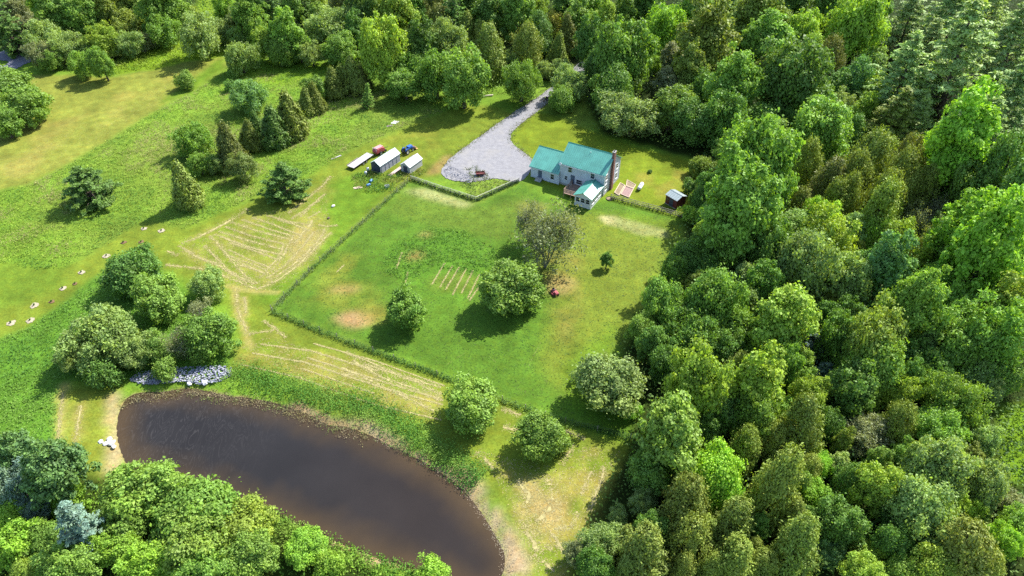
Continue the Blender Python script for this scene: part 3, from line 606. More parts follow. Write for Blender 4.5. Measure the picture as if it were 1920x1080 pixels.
frg = np.random.default_rng(123); taken = [(t[1], t[2], t[3]) for t in TREES]
for zf, poly, want in (('F', [(1300, 430), (1270, 560), (1210, 660), (1240, 760), (1880, 740), (1900, 420), (1600, 300), (1420, 330)], 34), ('H', [(1240, 800), (1180, 950), (1120, 1060), (1840, 1060), (1830, 790)], 22), ('E', [(1300, 20), (1300, 260), (1500, 300), (1700, 260), (1640, 20)], 16)):
    P_ = np.array(poly, float); got = 0
    for _ in range(4000):
        x_, y_ = P_.min(0) + frg.random(2) * (P_.max(0) - P_.min(0)); d_ = frg.uniform(34, 56)
        if not inside(np.array([x_]), np.array([y_]), P_)[0] or min((math.hypot(x_ - a, y_ - b) - .30 * c for a, b, c in taken)) < .30 * d_: continue
        taken.append((x_, y_, d_)); TREES.append([zf, x_, y_, d_, 'N', 'gdybo'[frg.integers(5)], 1.0, None]); got += 1
        if got >= want: break
ORD = ['nearest', 'second nearest', 'third nearest', 'fourth nearest', 'fifth nearest', 'sixth nearest', 'seventh nearest', 'eighth nearest', 'ninth nearest', 'tenth nearest', 'eleventh nearest', 'twelfth nearest', 'thirteenth nearest', 'fourteenth nearest', 'fifteenth nearest', 'sixteenth nearest', 'seventeenth nearest', 'eighteenth nearest', 'nineteenth nearest', 'twentieth nearest']
byk = {}
for t in TREES:
    if t[7] is None: byk.setdefault((t[0], KIND_WORD[t[4]], t[5]), []).append(t)
for (z, w, c), L in byk.items():
    ph, lm, p0 = ZONES[z]; L.sort(key=lambda t: math.hypot(t[1] - p0[0], t[2] - p0[1]))
    for i, t in enumerate(L):
        t[7] = f'{PAL[c][1]} {w} {ph}' + ('' if len(L) == 1 else f', {ORD[i]} {lm}')
GROUPS = {'A': 'trees by the paved road', 'B': 'trees beyond the meadow', 'C': 'cedars across the meadow', 'D': 'trees beyond the driveway', 'E': 'trees of the upper wood', 'F': 'trees of the wood beside the lawn', 'H': 'trees of the wood below the lawn', 'I': 'trees on the near pond bank', 'J': 'clump above the pond', 'K': 'trees standing apart'}
trg = np.random.default_rng(99); kcount = {}
FOREST = set('ABDEFH')
TREE_SPOTS = []
for zone_, px, py, d, sp, col, hm, label in TREES:
    var = KINDS[sp]; k = kcount.get(sp, 0); kcount[sp] = k + 1
    i = int(trg.integers(len(var)))
    if sp == 'P': i = 2 if zone_ == 'K' or d < 60 else i % 2
    if sp == 'B': i = 2 if d > 90 else (1 if d > 60 else i % 2)
    crown_me, trunk_me, W0, H0, cf = var[i]
    hs = hm * (trg.uniform(.85, 1.22) if zone_ in FOREST else trg.uniform(.94, 1.08)) * (.85 if zone_ in 'KJ' and sp in 'MS' else 1)
    if zone_ == 'I' and sp == 'M': hs *= .85
    if sp == 'P' and zone_ == 'E': d = d * 1.1
    if sp == 'M' and zone_ in FOREST: hs *= 1.22
    W = 6.0
    for _ in range(8):
        H = H0 * W / W0 * hs; zc = H * cf
        W = d * (CAM_H - zc) / (math.sin(PITCH) + (py - 540) / FPX * math.cos(PITCH)) / FPX
    W *= 1.06
    x, y = G(px, py, zc)
    s = W / W0; sz = s * hs
    root = empty(KIND_NAME[sp], (x, y, 0), float(trg.random() * 6.28)); root.scale = (s * trg.uniform(.88, 1.12), s * trg.uniform(.88, 1.12), sz); root.rotation_euler[0] = trg.normal(0, .045); root.rotation_euler[1] = trg.normal(0, .045)
    tag(root, label, KIND_CAT.get(sp, 'tree'), GROUPS[zone_])
    tr = link(bpy.data.objects.new('trunk', trunk_me), root)
    cr = link(bpy.data.objects.new('crown', crown_me), root)
    c = np.array(PAL[col][0]) * trg.uniform(.86, 1.14) * (.85 if zone_ == 'C' else 1.08 if zone_ in 'EFH' else 1) * (1 + trg.normal(0, .03, 3)); c = c * ((1.05 if zone_ == 'E' else .85) if sp == 'P' else 1); cr.color = (*c, 1)
    TREE_SPOTS.append((x, y, W))

# ------------------------------------------------------------------ low plants: nobody could count them
def rand_in(poly, dens, rg):
    P = GP(poly) if not isinstance(poly, np.ndarray) else poly; lo = P.min(0); hi = P.max(0); n = int(np.prod(hi - lo) * dens)
    p = lo + rg.random((n, 2)) * (hi - lo); return p[inside(p[:, 0], p[:, 1], P)]
def along(line, dens, width, rg):
    P = GP(line); seg = np.linalg.norm(np.diff(P, axis=0), axis=1); n = int(seg.sum() * dens)
    cum = np.concatenate([[0], np.cumsum(seg)]); t = rg.random(n) * cum[-1]; i = np.clip(np.searchsorted(cum, t) - 1, 0, len(seg) - 1)
    f = ((t - cum[i]) / seg[i])[:, None]; p = P[i] * (1 - f) + P[i + 1] * f
    e = (P[i + 1] - P[i]) / seg[i][:, None]; return p + np.stack([-e[:, 1], e[:, 0]], 1) * rg.normal(0, width, (n, 1)) * .5
def ground_plants(name, pts, h, size, cols, rg, label, patch=6.0, per=3, spread=.22, seed=1, cat='plants', tilt=.6, aspect=.55, gain=1.2, wet=False):
    """leafy clumps: per leaves round each point"""
    if not wet: pts = pts[~inside(pts[:, 0], pts[:, 1], POND)]
    n = len(pts); pp = np.repeat(pts, per, 0) + rg.normal(size=(n * per, 2)) * spread
    hh = np.repeat(rg.uniform(.45, 1.15, n) * h, per) * rg.uniform(.25, 1, n * per)
    hh = hh + np.maximum(gz(pp), -.5)
    P = np.concatenate([pp, hh[:, None] + (.03 if h > .2 else .005)], 1)
    N = UP * .8 + rg.normal(size=P.shape) * (tilt if h > .2 else .2); s = rg.uniform(.6, 1.35, n * per)
    V, q = leaf_quads(P, N, size * s, size * s * aspect, rg)
    w = fbm(pp[:, 0], pp[:, 1], patch, seed); cols = np.array(cols); k = np.clip(((w - .32) / .36 + rg.normal(0, .12, len(w))) * (len(cols) - 1), 0, len(cols) - 1.001)
    i = k.astype(int); f = (k - i)[:, None]; c = (cols[i] * (1 - f) + cols[i + 1] * f) * rg.uniform(.65, 1.3, (len(w), 1)) * gain
    o = link(bpy.data.objects.new(name, np_mesh(name, V, q, PLANT, np.repeat(c, 4, 0))))
    return tag(o, label, cat, kind='stuff')
prg = np.random.default_rng(5)
MEADOW = [(-60, 375), (60, 345), (130, 308), (220, 254), (310, 200), (355, 178), (400, 150), (440, 120), (520, 112), (640, 120), (720, 150), (800, 185), (885, 193), (800, 220), (700, 263), (640, 290), (580, 330), (480, 368), (345, 430), (300, 415), (262, 418), (200, 458), (130, 498), (80, 505), (-60, 484)]
mg = [A(118, 166, 52), A(146, 188, 58), A(182, 208, 70), A(150, 168, 72), A(186, 182, 108)]
ground_plants('meadow_plants', rand_in(MEADOW, 5.0, prg), .42, .25, mg, prg, 'rough green meadow of ferns and weeds left of the sheds', 6, 4, .25, 201, tilt=.36, gain=1.4)
FERN = [(205, 141), (215, 115), (270, 95), (340, 75), (430, 95), (425, 104), (345, 113), (290, 127)]
ground_plants('fern_bed', rand_in(FERN, 3, prg), .8, .38, [A(130, 180, 40), A(168, 206, 44), A(190, 215, 70)], prg, 'bright yellow-green fern bed behind the mown hay meadow', 5, 4, .3, 203)
FLOOR1 = [(1295, 415), (1250, 475), (1230, 545), (1165, 655), (1185, 830), (1105, 965), (1065, 1100), (1990, 1100), (2080, 0), (1240, -20), (1100, 100), (1070, 150), (1120, 245), (1310, 300)]
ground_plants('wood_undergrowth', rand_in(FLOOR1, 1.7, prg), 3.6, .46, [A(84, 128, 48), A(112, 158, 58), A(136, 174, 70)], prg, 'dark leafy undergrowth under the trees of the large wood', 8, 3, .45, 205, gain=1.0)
FLOOR2 = [(270, 25), (330, 75), (440, 60), (470, 120), (600, 112), (720, 145), (800, 178), (900, 180), (960, 170), (1040, 140), (1080, 60), (1100, -20), (270, -30)]
ground_plants('far_undergrowth', rand_in(FLOOR2, 1.4, prg), 2.4, .5, [A(78, 116, 42), A(112, 158, 50), A(140, 184, 54)], prg, 'green undergrowth between the trees beyond the meadow', 8, 3, .45, 206)
ground_plants('thicket_undergrowth', rand_in([(-40, 85), (60, 92), (130, 132), (210, 135), (270, 95), (300, 20), (-40, -20)], .9, prg), 1.2, .45, [A(90, 110, 48), A(116, 140, 62), A(140, 150, 90)], prg, 'weedy undergrowth in the thicket beside the paved road', 8, 3, .45, 207)
ground_plants('bank_undergrowth', rand_in([(-60, 870), (140, 890), (235, 910), (400, 905), (560, 990), (640, 1022), (770, 1085), (790, 1110), (-80, 1110)], 1.6, prg), 1.1, .4, [A(96, 140, 40), A(140, 190, 46), A(156, 200, 60)], prg, 'bright bushy undergrowth under the near bank trees', 6, 4, .35, 208)
ground_plants('rough_grass', rand_in([(-60, 660), (60, 612), (200, 510), (300, 505), (435, 640), (425, 688), (240, 716), (108, 715), (100, 850), (-60, 850)], 5, prg), .35, .25, [A(104, 162, 54), A(130, 182, 62), A(150, 194, 76)], prg, 'tall rough green grass left of the pond', 7, 4, .25, 209, tilt=.4, gain=1.3)
ground_plants('clearing_grass', rand_in([(1872, 765), (1960, 755), (1960, 905), (1890, 900)], 3, prg), .5, .34, [A(130, 180, 40), A(160, 206, 50)], prg, 'lime-green grass in the small clearing at the right edge', 6, 4, .25, 210)
ground_plants('pond_bank_weeds', along([(432, 697), (470, 708), (520, 722), (580, 738), (640, 752), (700, 772), (740, 790), (775, 815), (800, 835), (840, 862), (880, 892), (900, 905)], 95, 2.9, prg), 1.0, .21, [A(100, 164, 52), A(130, 190, 62), A(160, 204, 78)], prg, 'strip of tall green weeds along the far pond bank', 5, 5, .25, 211)
ground_plants('long_lawn_grass', rand_in([(715, 505), (735, 460), (800, 428), (870, 432), (930, 468), (925, 500), (880, 515), (820, 500), (760, 530)], 5, prg), .28, .24, [A(112, 170, 52), A(132, 184, 60)], prg, 'patch of longer dark green grass in the fenced lawn', 6, 4, .22, 212)
ground_plants('lawn_grass', rand_in([(770, 350), (893, 388), (975, 350), (1050, 395), (1140, 382), (1285, 420), (1245, 475), (1230, 545), (1165, 655), (1175, 810), (1060, 780), (820, 690), (525, 580)], 2.0, prg), .045, .22, [A(100, 150, 48), A(124, 160, 56), A(150, 170, 70)], prg, 'short mown grass of the fenced lawn', 9, 3, .25, 213, aspect=.4, gain=1.0)
reed_line = [(228, 765), (250, 742), (300, 738), (355, 730), (425, 743), (500, 754), (570, 777), (640, 800), (690, 816)]
ground_plants('pond_reeds', along(reed_line, 26, 1.3, prg), .3, .16, [A(186, 180, 112), A(206, 188, 146), A(160, 180, 92)], prg, 'brown and olive reeds along the far edge of the pond', 3, 4, .2, 214, wet=True)
ground_plants('shore_litter', along([(700, 818), (760, 846), (800, 868), (850, 900), (892, 944), (928, 998), (948, 1040), (945, 1085)], 26, 1.5, prg), .08, .13, [A(206, 184, 152), A(222, 204, 174), A(170, 170, 110)], prg, 'pale dead plant litter along the right pond shore', 2.5, 3, .25, 215)

ground_plants('near_bank_grass', along([(480, 958), (560, 992), (640, 1026), (705, 1052), (780, 1080), (840, 1105)], 60, 3.4, prg), .5, .26, [A(120, 176, 50), A(150, 200, 62), A(168, 206, 80)], prg, 'strip of bright green grass along the near pond shore', 4, 4, .25, 216)
ground_plants('driveway_edge_grass', np.concatenate([along([(1038, 160), (1003, 186), (959, 214), (900, 256), (853, 290), (833, 312)], 16, 1.1, prg), along([(1000, 302), (985, 288), (966, 274), (957, 260), (963, 245), (980, 230), (1020, 199), (1054, 171)], 16, 1.1, prg)]), .21, .2, [A(130, 150, 60), A(160, 170, 80), A(190, 184, 120)], prg, 'thin grass creeping over both edges of the gravel driveway', 3, 3, .2, 217, gain=1.0)
def straw(name, lines, areas, rg, label, width=.5, dens=42):
    """raked straw: many loose stalks on the ground"""
    Ps = [along(l, dens, w * .75, rg) for l, w in lines if w > .1] + [rand_in(a, d, rg) for a, d in areas]
    p = np.concatenate(Ps); n = len(p)
    P = np.concatenate([p, gz(p)[:, None] + rg.uniform(.012, .035, (n, 1))], 1)
    a = rg.normal(size=(n, 3)) * np.array([1, 1, .03]); N = UP + rg.normal(size=(n, 3)) * .05; s = rg.uniform(.6, 1.4, n)
    V, q = leaf_quads(P, N, .26 * s, .06 * s, rg, a)
    c = np.repeat(np.array(A(226, 212, 144, 1.4)) * rg.uniform(.6, 1.15, (n, 1)) * (1 + rg.normal(0, .04, (n, 3))), 4, 0)
    Vs = [V]; Cs = [c]
    for l, w in lines:
        Q_ = GP(l)
        for p0, p1_ in zip(Q_[:-1], Q_[1:]):
            L = np.linalg.norm(p1_ - p0); m = max(2, int(L / .28)); t = np.linspace(0, 1, m + 1)[:, None]; e = (p1_ - p0) / L; nn = np.array([-e[1], e[0]])
            cpt = p0 * (1 - t) + p1_ * t; cpt = cpt + nn * ((fbm(cpt[:, 0], cpt[:, 1], 1.6, 37) - .5) * .5)[:, None]
            wl_ = w * .15 * rg.uniform(.2, 1.6, (m + 1, 1)); wr_ = w * .15 * rg.uniform(.2, 1.6, (m + 1, 1))
            A1 = cpt + nn * wl_; B1 = cpt - nn * wr_; zA = gz(A1)[:, None] + .035; zB = gz(B1)[:, None] + .035
            A3 = np.concatenate([A1, zA], 1); B3 = np.concatenate([B1, zB], 1)
            ok = np.nonzero(fbm(cpt[:-1, 0], cpt[:-1, 1], 1.4, 39) + rg.normal(0, .09, m) > .42)[0]
            if len(ok):
                Vs.append(np.stack([A3[ok], B3[ok], B3[ok + 1], A3[ok + 1]], 1).reshape(-1, 3))
                Cs.append(np.repeat(np.array(A(222, 208, 140, 1.55)) * rg.uniform(.6, 1.15, (len(ok), 1)), 4, 0))
    V = np.concatenate(Vs); c = np.concatenate(Cs); q = np.arange(len(V)).reshape(-1, 4)
    o = link(bpy.data.objects.new(name, np_mesh(name, V, q, STRAW, c))); return tag(o, label, 'hay', kind='stuff')
def z3(pts): return [(x / 3, 300 + y / 3) for x, y in pts]
def e3(pts): return [(480 + x / 3, 330 + y / 3) for x, y in pts]
def s3(pts): return [(640 + x / 3, 640 + y / 3) for x, y in pts]
rows = [(z3(l), w) for l, w in (
    ([(1230, 400), (1400, 455), (1580, 500)], .7), ([(1300, 350), (1450, 400), (1620, 445)], .7), ([(1420, 322), (1540, 365), (1690, 425)], .6), ([(1500, 312), (1620, 345), (1760, 372)], .5), ([(1290, 465), (1420, 505), (1560, 560)], .6), ([(1285, 505), (1400, 560), (1520, 605)], .5),
    ([(1310, 560), (1400, 600), (1490, 640)], .5), ([(1180, 425), (1260, 510), (1330, 600), (1390, 660), (1450, 695)], .7), ([(1650, 425), (1600, 520), (1550, 605), (1480, 650), (1440, 660)], 1.0), ([(1830, 385), (1810, 430), (1720, 530), (1640, 600), (1500, 690)], .9), ([(1865, 405), (1780, 490), (1690, 580), (1560, 680), (1460, 720)], .8),
    ([(1020, 470), (1130, 425), (1210, 385), (1330, 320), (1400, 275)], 1.3), ([(1700, 235), (1760, 190), (1820, 140), (1860, 90)], .9), ([(1690, 320), (1760, 250), (1800, 225)], .6), ([(1620, 300), (1700, 240)], .7), ([(1730, 330), (1800, 290)], .5), ([(930, 590), (1060, 605), (1180, 620), (1330, 680), (1450, 730)], .8), ([(1040, 510), (1130, 560), (1250, 585)], .8), ([(940, 510), (1000, 540)], .9), ([(1150, 480), (1300, 640), (1390, 690)], .6),
    ([(1330, 720), (1335, 800), (1345, 870), (1400, 985)], .8), ([(1375, 770), (1385, 860)], .5), ([(1480, 905), (1545, 945), (1610, 1000)], .6), ([(1400, 980), (1480, 965), (1540, 960)], .5), ([(1760, 340), (1690, 430), (1660, 470)], 1.2), ([(1900, 365), (1840, 375), (1790, 365)], .6), ([(1270, 445), (1500, 520)], .4), ([(1330, 585), (1480, 630)], .4), ([(1360, 335), (1500, 385), (1650, 430)], .5), ([(1265, 375), (1420, 430), (1600, 472)], .5), ([(1210, 415), (1380, 485), (1570, 530)], .5), ([(1280, 535), (1400, 580), (1505, 622)], .45), ([(1250, 610), (1340, 650), (1430, 700)], .5), ([(1100, 540), (1220, 590), (1330, 650)], .5), ([(1600, 470), (1560, 560), (1500, 620)], .6), ([(1770, 400), (1700, 490), (1610, 590), (1500, 665)], .6), ([(1560, 335), (1650, 360), (1740, 400)], .5), ([(1080, 450), (1180, 405), (1290, 345)], .6), ([(1000, 480), (1090, 530)], .5), ([(1640, 330), (1720, 280), (1830, 190)], .5))]
rows += [(e3(l), .22 if l[0][1] < 900 else .07) for l in ([(1060, 490), (990, 610)], [(1105, 505), (1035, 625)], [(1145, 512), (1065, 640)], [(1182, 522), (1105, 670)], [(1222, 530), (1155, 660)], [(1257, 555), (1190, 690)], [(1265, 610), (1200, 700)], [(822, 430), (790, 520)], [(855, 540), (840, 600)], [(495, 500), (455, 540)], [(1610, 920), (1530, 1075)], [(1510, 1010), (1490, 1040)], [(1180, 995), (1070, 1060)], [(1310, 1010), (1350, 1050)])]
rows += [(s3(l), w) for l, w in (([(20, 60), (160, 120), (330, 190), (560, 260)], .7), ([(0, 150), (120, 205), (300, 285), (520, 390)], .9), ([(0, 185), (60, 190)], .8), ([(120, 130), (260, 170), (420, 230), (560, 300)], .7), ([(60, 110), (220, 200), (400, 260), (550, 330)], .7), ([(900, 380), (1010, 415)], .8), ([(910, 480), (1000, 495)], 1), ([(1260, 500), (1370, 550)], .8),
    ([(1240, 700), (1290, 610), (1310, 580)], .9), ([(1480, 700), (1470, 760), (1430, 870), (1400, 950)], .7), ([(1410, 730), (1380, 800), (1350, 860)], .6), ([(1330, 960), (1300, 1040), (1200, 1060)], .6), ([(990, 780), (1060, 860), (1030, 940)], 1.4), ([(1150, 760), (1190, 860), (1160, 960), (1090, 1010)], 1.4), ([(760, 620), (830, 680), (860, 720)], 1.2), ([(1010, 1000), (1060, 1100), (1100, 1180), (1230, 1150)], 1.4))]
for k_ in range(6):
    f_ = (k_ + random.uniform(-.35, .35)) / 5; rows.append(([(452 + 50 * f_, 682 - 50 * f_), (560 + 30 * f_, 706 - 66 * f_), (700 + 10 * f_, 756 - 82 * f_), (828 + 6 * f_, 786 - 66 * f_)][k_ % 2: 4 - (k_ % 3 == 1)], random.uniform(.18, .4)))
rows += [([(118, 735), (112, 790), (106, 850)], .5), ([(152, 760), (146, 800), (140, 830)], .7), ([(1035, 1000), (1060, 1040), (1100, 1000)], .6), ([(1000, 1040), (1040, 1070)], .9)]
areas = [([(540, 455), (612, 425), (590, 480), (545, 505)], 12), ([(335, 470), (430, 425), (560, 375), (610, 345), (620, 430), (590, 490), (520, 545), (430, 540)], 9), ([(445, 650), (510, 630), (830, 735), (825, 785), (560, 708)], 10), ([(900, 845), (1060, 880), (1090, 835), (1165, 845), (1110, 960), (1065, 1085), (985, 1085), (960, 960)], 10), ([(970, 905), (1050, 905), (1055, 985), (1000, 1025)], 9), ([(0, 300), (240, 195), (340, 135), (300, 195), (100, 312), (0, 345)], 1.2)]
straw('hay_swaths', rows, areas, prg, 'pale cut hay lying in raked rows on the mown field and lawn')

# ------------------------------------------------------------------ house
def siding_material(name, col, pitch=0.16):
    m, n, l, p = new_mat(name)
    f = maprange(n, l, noise(n, l, 0.8, 4), .3, .7, .9, 1.08); sc = n.new('ShaderNodeVectorMath'); sc.operation = 'SCALE'; sc.inputs[0].default_value = col; l.new(f, sc.inputs['Scale'])
    l.new(sc.outputs[0], p.inputs['Base Color']); p.inputs['Roughness'].default_value = .55; p.inputs['Specular IOR Level'].default_value = .3
    tc = n.new('ShaderNodeTexCoord'); w = n.new('ShaderNodeTexWave'); w.bands_direction = 'Z'; w.wave_profile = 'SAW'; w.inputs['Scale'].default_value = 6.2832 / (20 * pitch); l.new(tc.outputs['Object'], w.inputs[0])
    b = n.new('ShaderNodeBump'); b.inputs['Distance'].default_value = .03; b.inputs['Strength'].default_value = .2; l.new(w.outputs['Fac'], b.inputs['Height']); l.new(b.outputs[0], p.inputs['Normal'])
    return m
SIDING = siding_material('grey_siding', (0.47, 0.50, 0.56)); WHITE = solid('white_trim', (.78, .78, .78), .5, var=.08)
ROOF = solid('teal_metal_roof', (.125, .42, .33), .45, 0.0, .14, .6, spec=.7); ROOFD = solid('teal_ridge_cap', A(74, 180, 156, 1.3), .4, var=.1)
GLASS, _n, _l, _p = new_mat('window_glass'); _p.inputs['Base Color'].default_value = (.02, .025, .035, 1); _p.inputs['Roughness'].default_value = .06; _p.inputs['Specular IOR Level'].default_value = .8
BRICK = solid('red_brick', (.27, .13, .11), .85, var=.35, scale=5, bump=.5); CONC = solid('concrete', (.42, .41, .39), .9, var=.2, bump=.3)
DECKW = solid('deck_wood', (.33, .22, .16), .8, var=.3, scale=3); OLDWOOD = solid('weathered_wood', (.30, .26, .21), .85, var=.35, scale=3, bump=.3); DARK = solid('dark_metal', (.03, .03, .035), .5, var=.2); RUBBER = solid('rubber', (.025, .025, .025), .85, var=.2)
DOORB = solid('blue_grey_door', (.10, .13, .20), .45, var=.1)

HA = R(-29.5)
house = empty('house', (19.36, 131.63, 0), HA)
tag(house, 'two-storey pale grey house with green metal roof, brick chimney and sunroom', 'house')
# local: x along the front (right positive), y to the back
def gable_body(mb, x0, x1, y0, y1, ze, zr, yr=None):
    """ridge along x"""
    yr = (y0 + y1) / 2 if yr is None else yr
    V = [(x, y, z) for x in (x0, x1) for y, z in ((y0, 0), (y1, 0), (y1, ze), (yr, zr), (y0, ze))]
    return mb.add(V, [(0, 1, 2, 3, 4), (9, 8, 7, 6, 5), (0, 4, 9, 5), (1, 6, 7, 2), (4, 3, 8, 9), (2, 7, 8, 3), (0, 5, 6, 1)])
def gable_roof(parent, x0, x1, y0, y1, ze, zr, yr=None, ov=.3, th=.12, mat=None, rib=.45, name='roof', capmat=None, M=None):
    """two sheet-metal slopes with raised seams and a ridge cap; ridge along x"""
    mat = mat or ROOF; yr = (y0 + y1) / 2 if yr is None else yr; mb = MB()
    for ys_, sgn in ((y0, -1), (y1, 1)):
        sl = (zr - ze) / abs(ys_ - yr); ye = ys_ + sgn * ov; zee = ze - sl * ov
        prof = [(yr, zr + .03), (ye, zee + .03), (ye, zee + .03 + th), (yr, zr + .03 + th)]
        V = [(x, y, z) for x in (x0 - ov, x1 + ov) for y, z in prof]
        F = [(0, 1, 2, 3), (7, 6, 5, 4), (0, 4, 5, 1), (1, 5, 6, 2), (2, 6, 7, 3), (3, 7, 4, 0)]
        mb.add(V, F, M)
        nr = int((x1 - x0 + 2 * ov) / rib)
        for i in range(1, nr):
            x = x0 - ov + i * (x1 - x0 + 2 * ov) / nr
            V = [(xx, y, z + dz) for xx in (x - .025, x + .025) for (y, z) in ((yr + sgn * .08, zr + .03 + th - sl * .08), (ye + sgn * .004, zee + .03 + th)) for dz in (-.01, .045)]
            mb.add(V, [(0, 1, 3, 2), (4, 6, 7, 5), (1, 5, 7, 3), (0, 2, 6, 4), (2, 3, 7, 6), (0, 4, 5, 1)], M)
    r = mb.build(name, mat, parent)
    c = MB(); c.prism([(0, 0)] * 0 or [(-.18, -.10), (0, .05), (.18, -.10), (0, .0)], x0 - ov - .01, x1 + ov + .01, (M or Matrix()) @ Matrix.Translation((0, yr, zr + .03 + th + .02)) @ Matrix.Rotation(R(-90), 4, 'Z'))
    c.build('ridge_cap', capmat or ROOFD, r)
    return r
gable_body(MB(), -10.3, 0, 0, 8.2, 5.25, 8.0).build('wall', SIDING, house)
gable_body(MB(), -17.2, -10.304, -.5, 8.2, 2.75, 5.35, 3.9).build('garage_wall', SIDING, house)
gable_roof(house, -10.3, 0, 0, 8.2, 5.25, 8.0)
gable_roof(house, -17.2, -10.62, -.5, 8.2, 2.75, 5.35, 3.9, ov=.3, name='garage_roof')
def sun_M(): return Matrix.Translation((-2.05, 0, 0)) @ Matrix.Rotation(R(90), 4, 'Z')
b = MB(); gable_body(b, -5.95, -.004, -1.85, 1.85, 2.55, 3.45); b.v = [tuple(sun_M() @ Vector(v)) for v in b.v]; b.build('sunroom_wall', WHITE, house)
gable_roof(house, -5.95, -.32, -1.85, 1.85, 2.55, 3.45, ov=.28, M=sun_M(), name='sunroom_roof')
MB().box(-10.34, .04, -.03, 8.23, -.2, .45).build('foundation', CONC, house)
# corner boards and gable trim
for x, y in ((0, 0), (0, 8.2), (-10.3, 0)):
    MB().box(x - .07, x + .07, y - .07, y + .07, .46, 5.2).build('corner_board', WHITE, house)
def window(x, z, w, h, y=-.0, face='f', parent=house, cross=True):
    """front faces -y, right faces +x"""
    if face == 'f': M = Matrix.Translation((x, y, z))
    else: M = Matrix.Translation((y, x, z)) @ Matrix.Rotation(R(90), 4, 'Z')
    f = MB()
    for a in ((-w / 2 - .1, w / 2 + .1, h / 2, h / 2 + .1), (-w / 2 - .1, w / 2 + .1, -h / 2 - .1, -h / 2), (-w / 2 - .1, -w / 2, -h / 2, h / 2), (w / 2, w / 2 + .1, -h / 2, h / 2)):
        f.box(a[0], a[1], -.07, .02, a[2], a[3], M)
    if cross: f.box(-w / 2, w / 2, -.055, -.01, -.025, .025, M)
    o = f.build('window', WHITE, parent); MB().box(-w / 2, w / 2, -.03, .02, -h / 2, h / 2, M).build('pane', GLASS, o)
    MB().box(-w / 2 - .14, w / 2 + .14, -.13, .0, -h / 2 - .15, -h / 2 - .1, M).build('sill', WHITE, o)
for x, z, w, h in ((-8.0, 4.15, .85, 1.2), (-2.75, 4.15, .85, 1.2), (-8.85, 1.9, .6, .9), (-5.75, 1.75, 1.3, 1.0)): window(x, z, w, h)
window(-11.9, 1.5, .8, 1.2, -.5)
for x in (1.0, 6.6): window(x, 4.1, .8, 1.2, 0.0, 'r'); window(x, 1.7, .8, 1.2, 0.0, 'r')
for i in (-1, 0, 1): window(-2.05 + i * 1.12, 1.65, .8, 1.0, -5.95)
for y in (-4.9, -3.3, -1.7): window(y, 1.6, 1.1, 1.0, -.2, 'r')
d = MB().box(-15.35, -14.45, -.56, -.47, .5, 2.5).build('door', DOORB, house); MB().cyl((-14.6, -.6, 1.45), 'y', .04, .08, 8).build('handle', DARK, d)
d = MB().box(-7.75, -6.85, -.07, .01, 1.0, 3.0).build('door', DOORB, house); MB().cyl((-7.0, -.1, 1.95), 'y', .04, .08, 8).build('handle', DARK, d)
st = MB()
for i in range(3): st.box(-15.6, -14.2, -.85 - .3 * i - .3, -.51, .0 + .004 * i, .5 - .16 * i)
st.build('doorstep', CONC, house)
ch = MB().box(.0, .5, 3.1, 4.0, -.1, 9.0).build('chimney', BRICK, house); MB().box(-.05, .55, 3.05, 4.05, 9.0, 9.12).build('cap', CONC, ch); MB().box(.13, .37, 3.35, 3.75, 9.12, 9.35).build('flue', DARK, ch)
MB().tube([(-4.9, 3.2, 7.2), (-4.9, 3.2, 7.75)], .07, 8).build('vent_pipe', WHITE, house)
dish = MB(); dish.tube([(-10.05, -.15, 5.0), (-10.05, -.5, 5.2)], .03, 6); dish.tube([(-10.05, -.5, 5.2), (-10.1, -.6, 5.25)], [.28, .32], 12); dish.build('satellite_dish', WHITE, house)
for x0, x1, y in ((-10.6, .3, -.36), (-17.5, -10.35, -.86)):
    z = 5.0 if y == -.36 else 2.5
    MB().box(x0, x1, y - .06, y + .05, z - .02, z + .08).build('gutter', WHITE, house)
# deck with railing, left of the sunroom
dk = MB().box(-7.3, -4.0, -4.3, -.03, .86, .92).build('deck', DECKW, house)
for i in range(14):
    x0 = -7.3 + i * 3.3 / 14; MB().box(x0 + .01, x0 + 3.3 / 14 - .01, -4.32, -.04, .924, .965).build('plank', DECKW, dk)
for x, y in ((-7.25, -4.25), (-7.25, -2.2), (-5.6, -4.25), (-4.15, -4.25), (-7.25, -.3)):
    MB().box(x - .06, x + .06, y - .06, y + .06, -.1, 1.95).build('railing_post', DECKW, dk)
for z in (1.25, 1.55, 1.88):
    MB().box(-7.27, -4.1, -4.29, -4.21, z, z + .09).build('rail', DECKW, dk); MB().box(-7.29, -7.21, -4.2, -.1, z, z + .09).build('rail', DECKW, dk)

# ------------------------------------------------------------------ sheds
def shed(name, label, loc, rz, L, W, ze, zr, wallm, roofm, capm, rib=.6, face=None):
    """ridge along local x; near right corner at the origin, body to +y"""
    r = empty(name, (*loc, 0), rz); tag(r, label, 'shed')
    gable_body(MB(), 0, L, 0, W, ze, zr).build('wall', wallm, r); gable_roof(r, 0, L, 0, W, ze, zr, ov=.14, th=.07, mat=roofm, rib=rib, capmat=capm); MB().box(-.03, L + .03, -.03, W + .03, -.1, .1).build('base', CONC, r)
    return r
def ribbed(name, col, pitch=.3):
    m = siding_material(name, col, pitch)
    for n in m.node_tree.nodes:
        if n.type == 'TEX_WAVE': n.bands_direction = 'X'; n.inputs['Scale'].default_value = 6.2832 / (20 * pitch); n.wave_profile = 'SIN'
    return m
PALEWALL = ribbed('pale_ribbed_wall', (.26, .26, .29)); MINT = solid('mint_white_roof', (.56, .68, .61), .5, var=.08, spec=.5); WHITEROOF = solid('white_roof', (.70, .70, .67), .5, var=.06); BLUEDARK = solid('dark_door', (.05, .06, .09), .5)
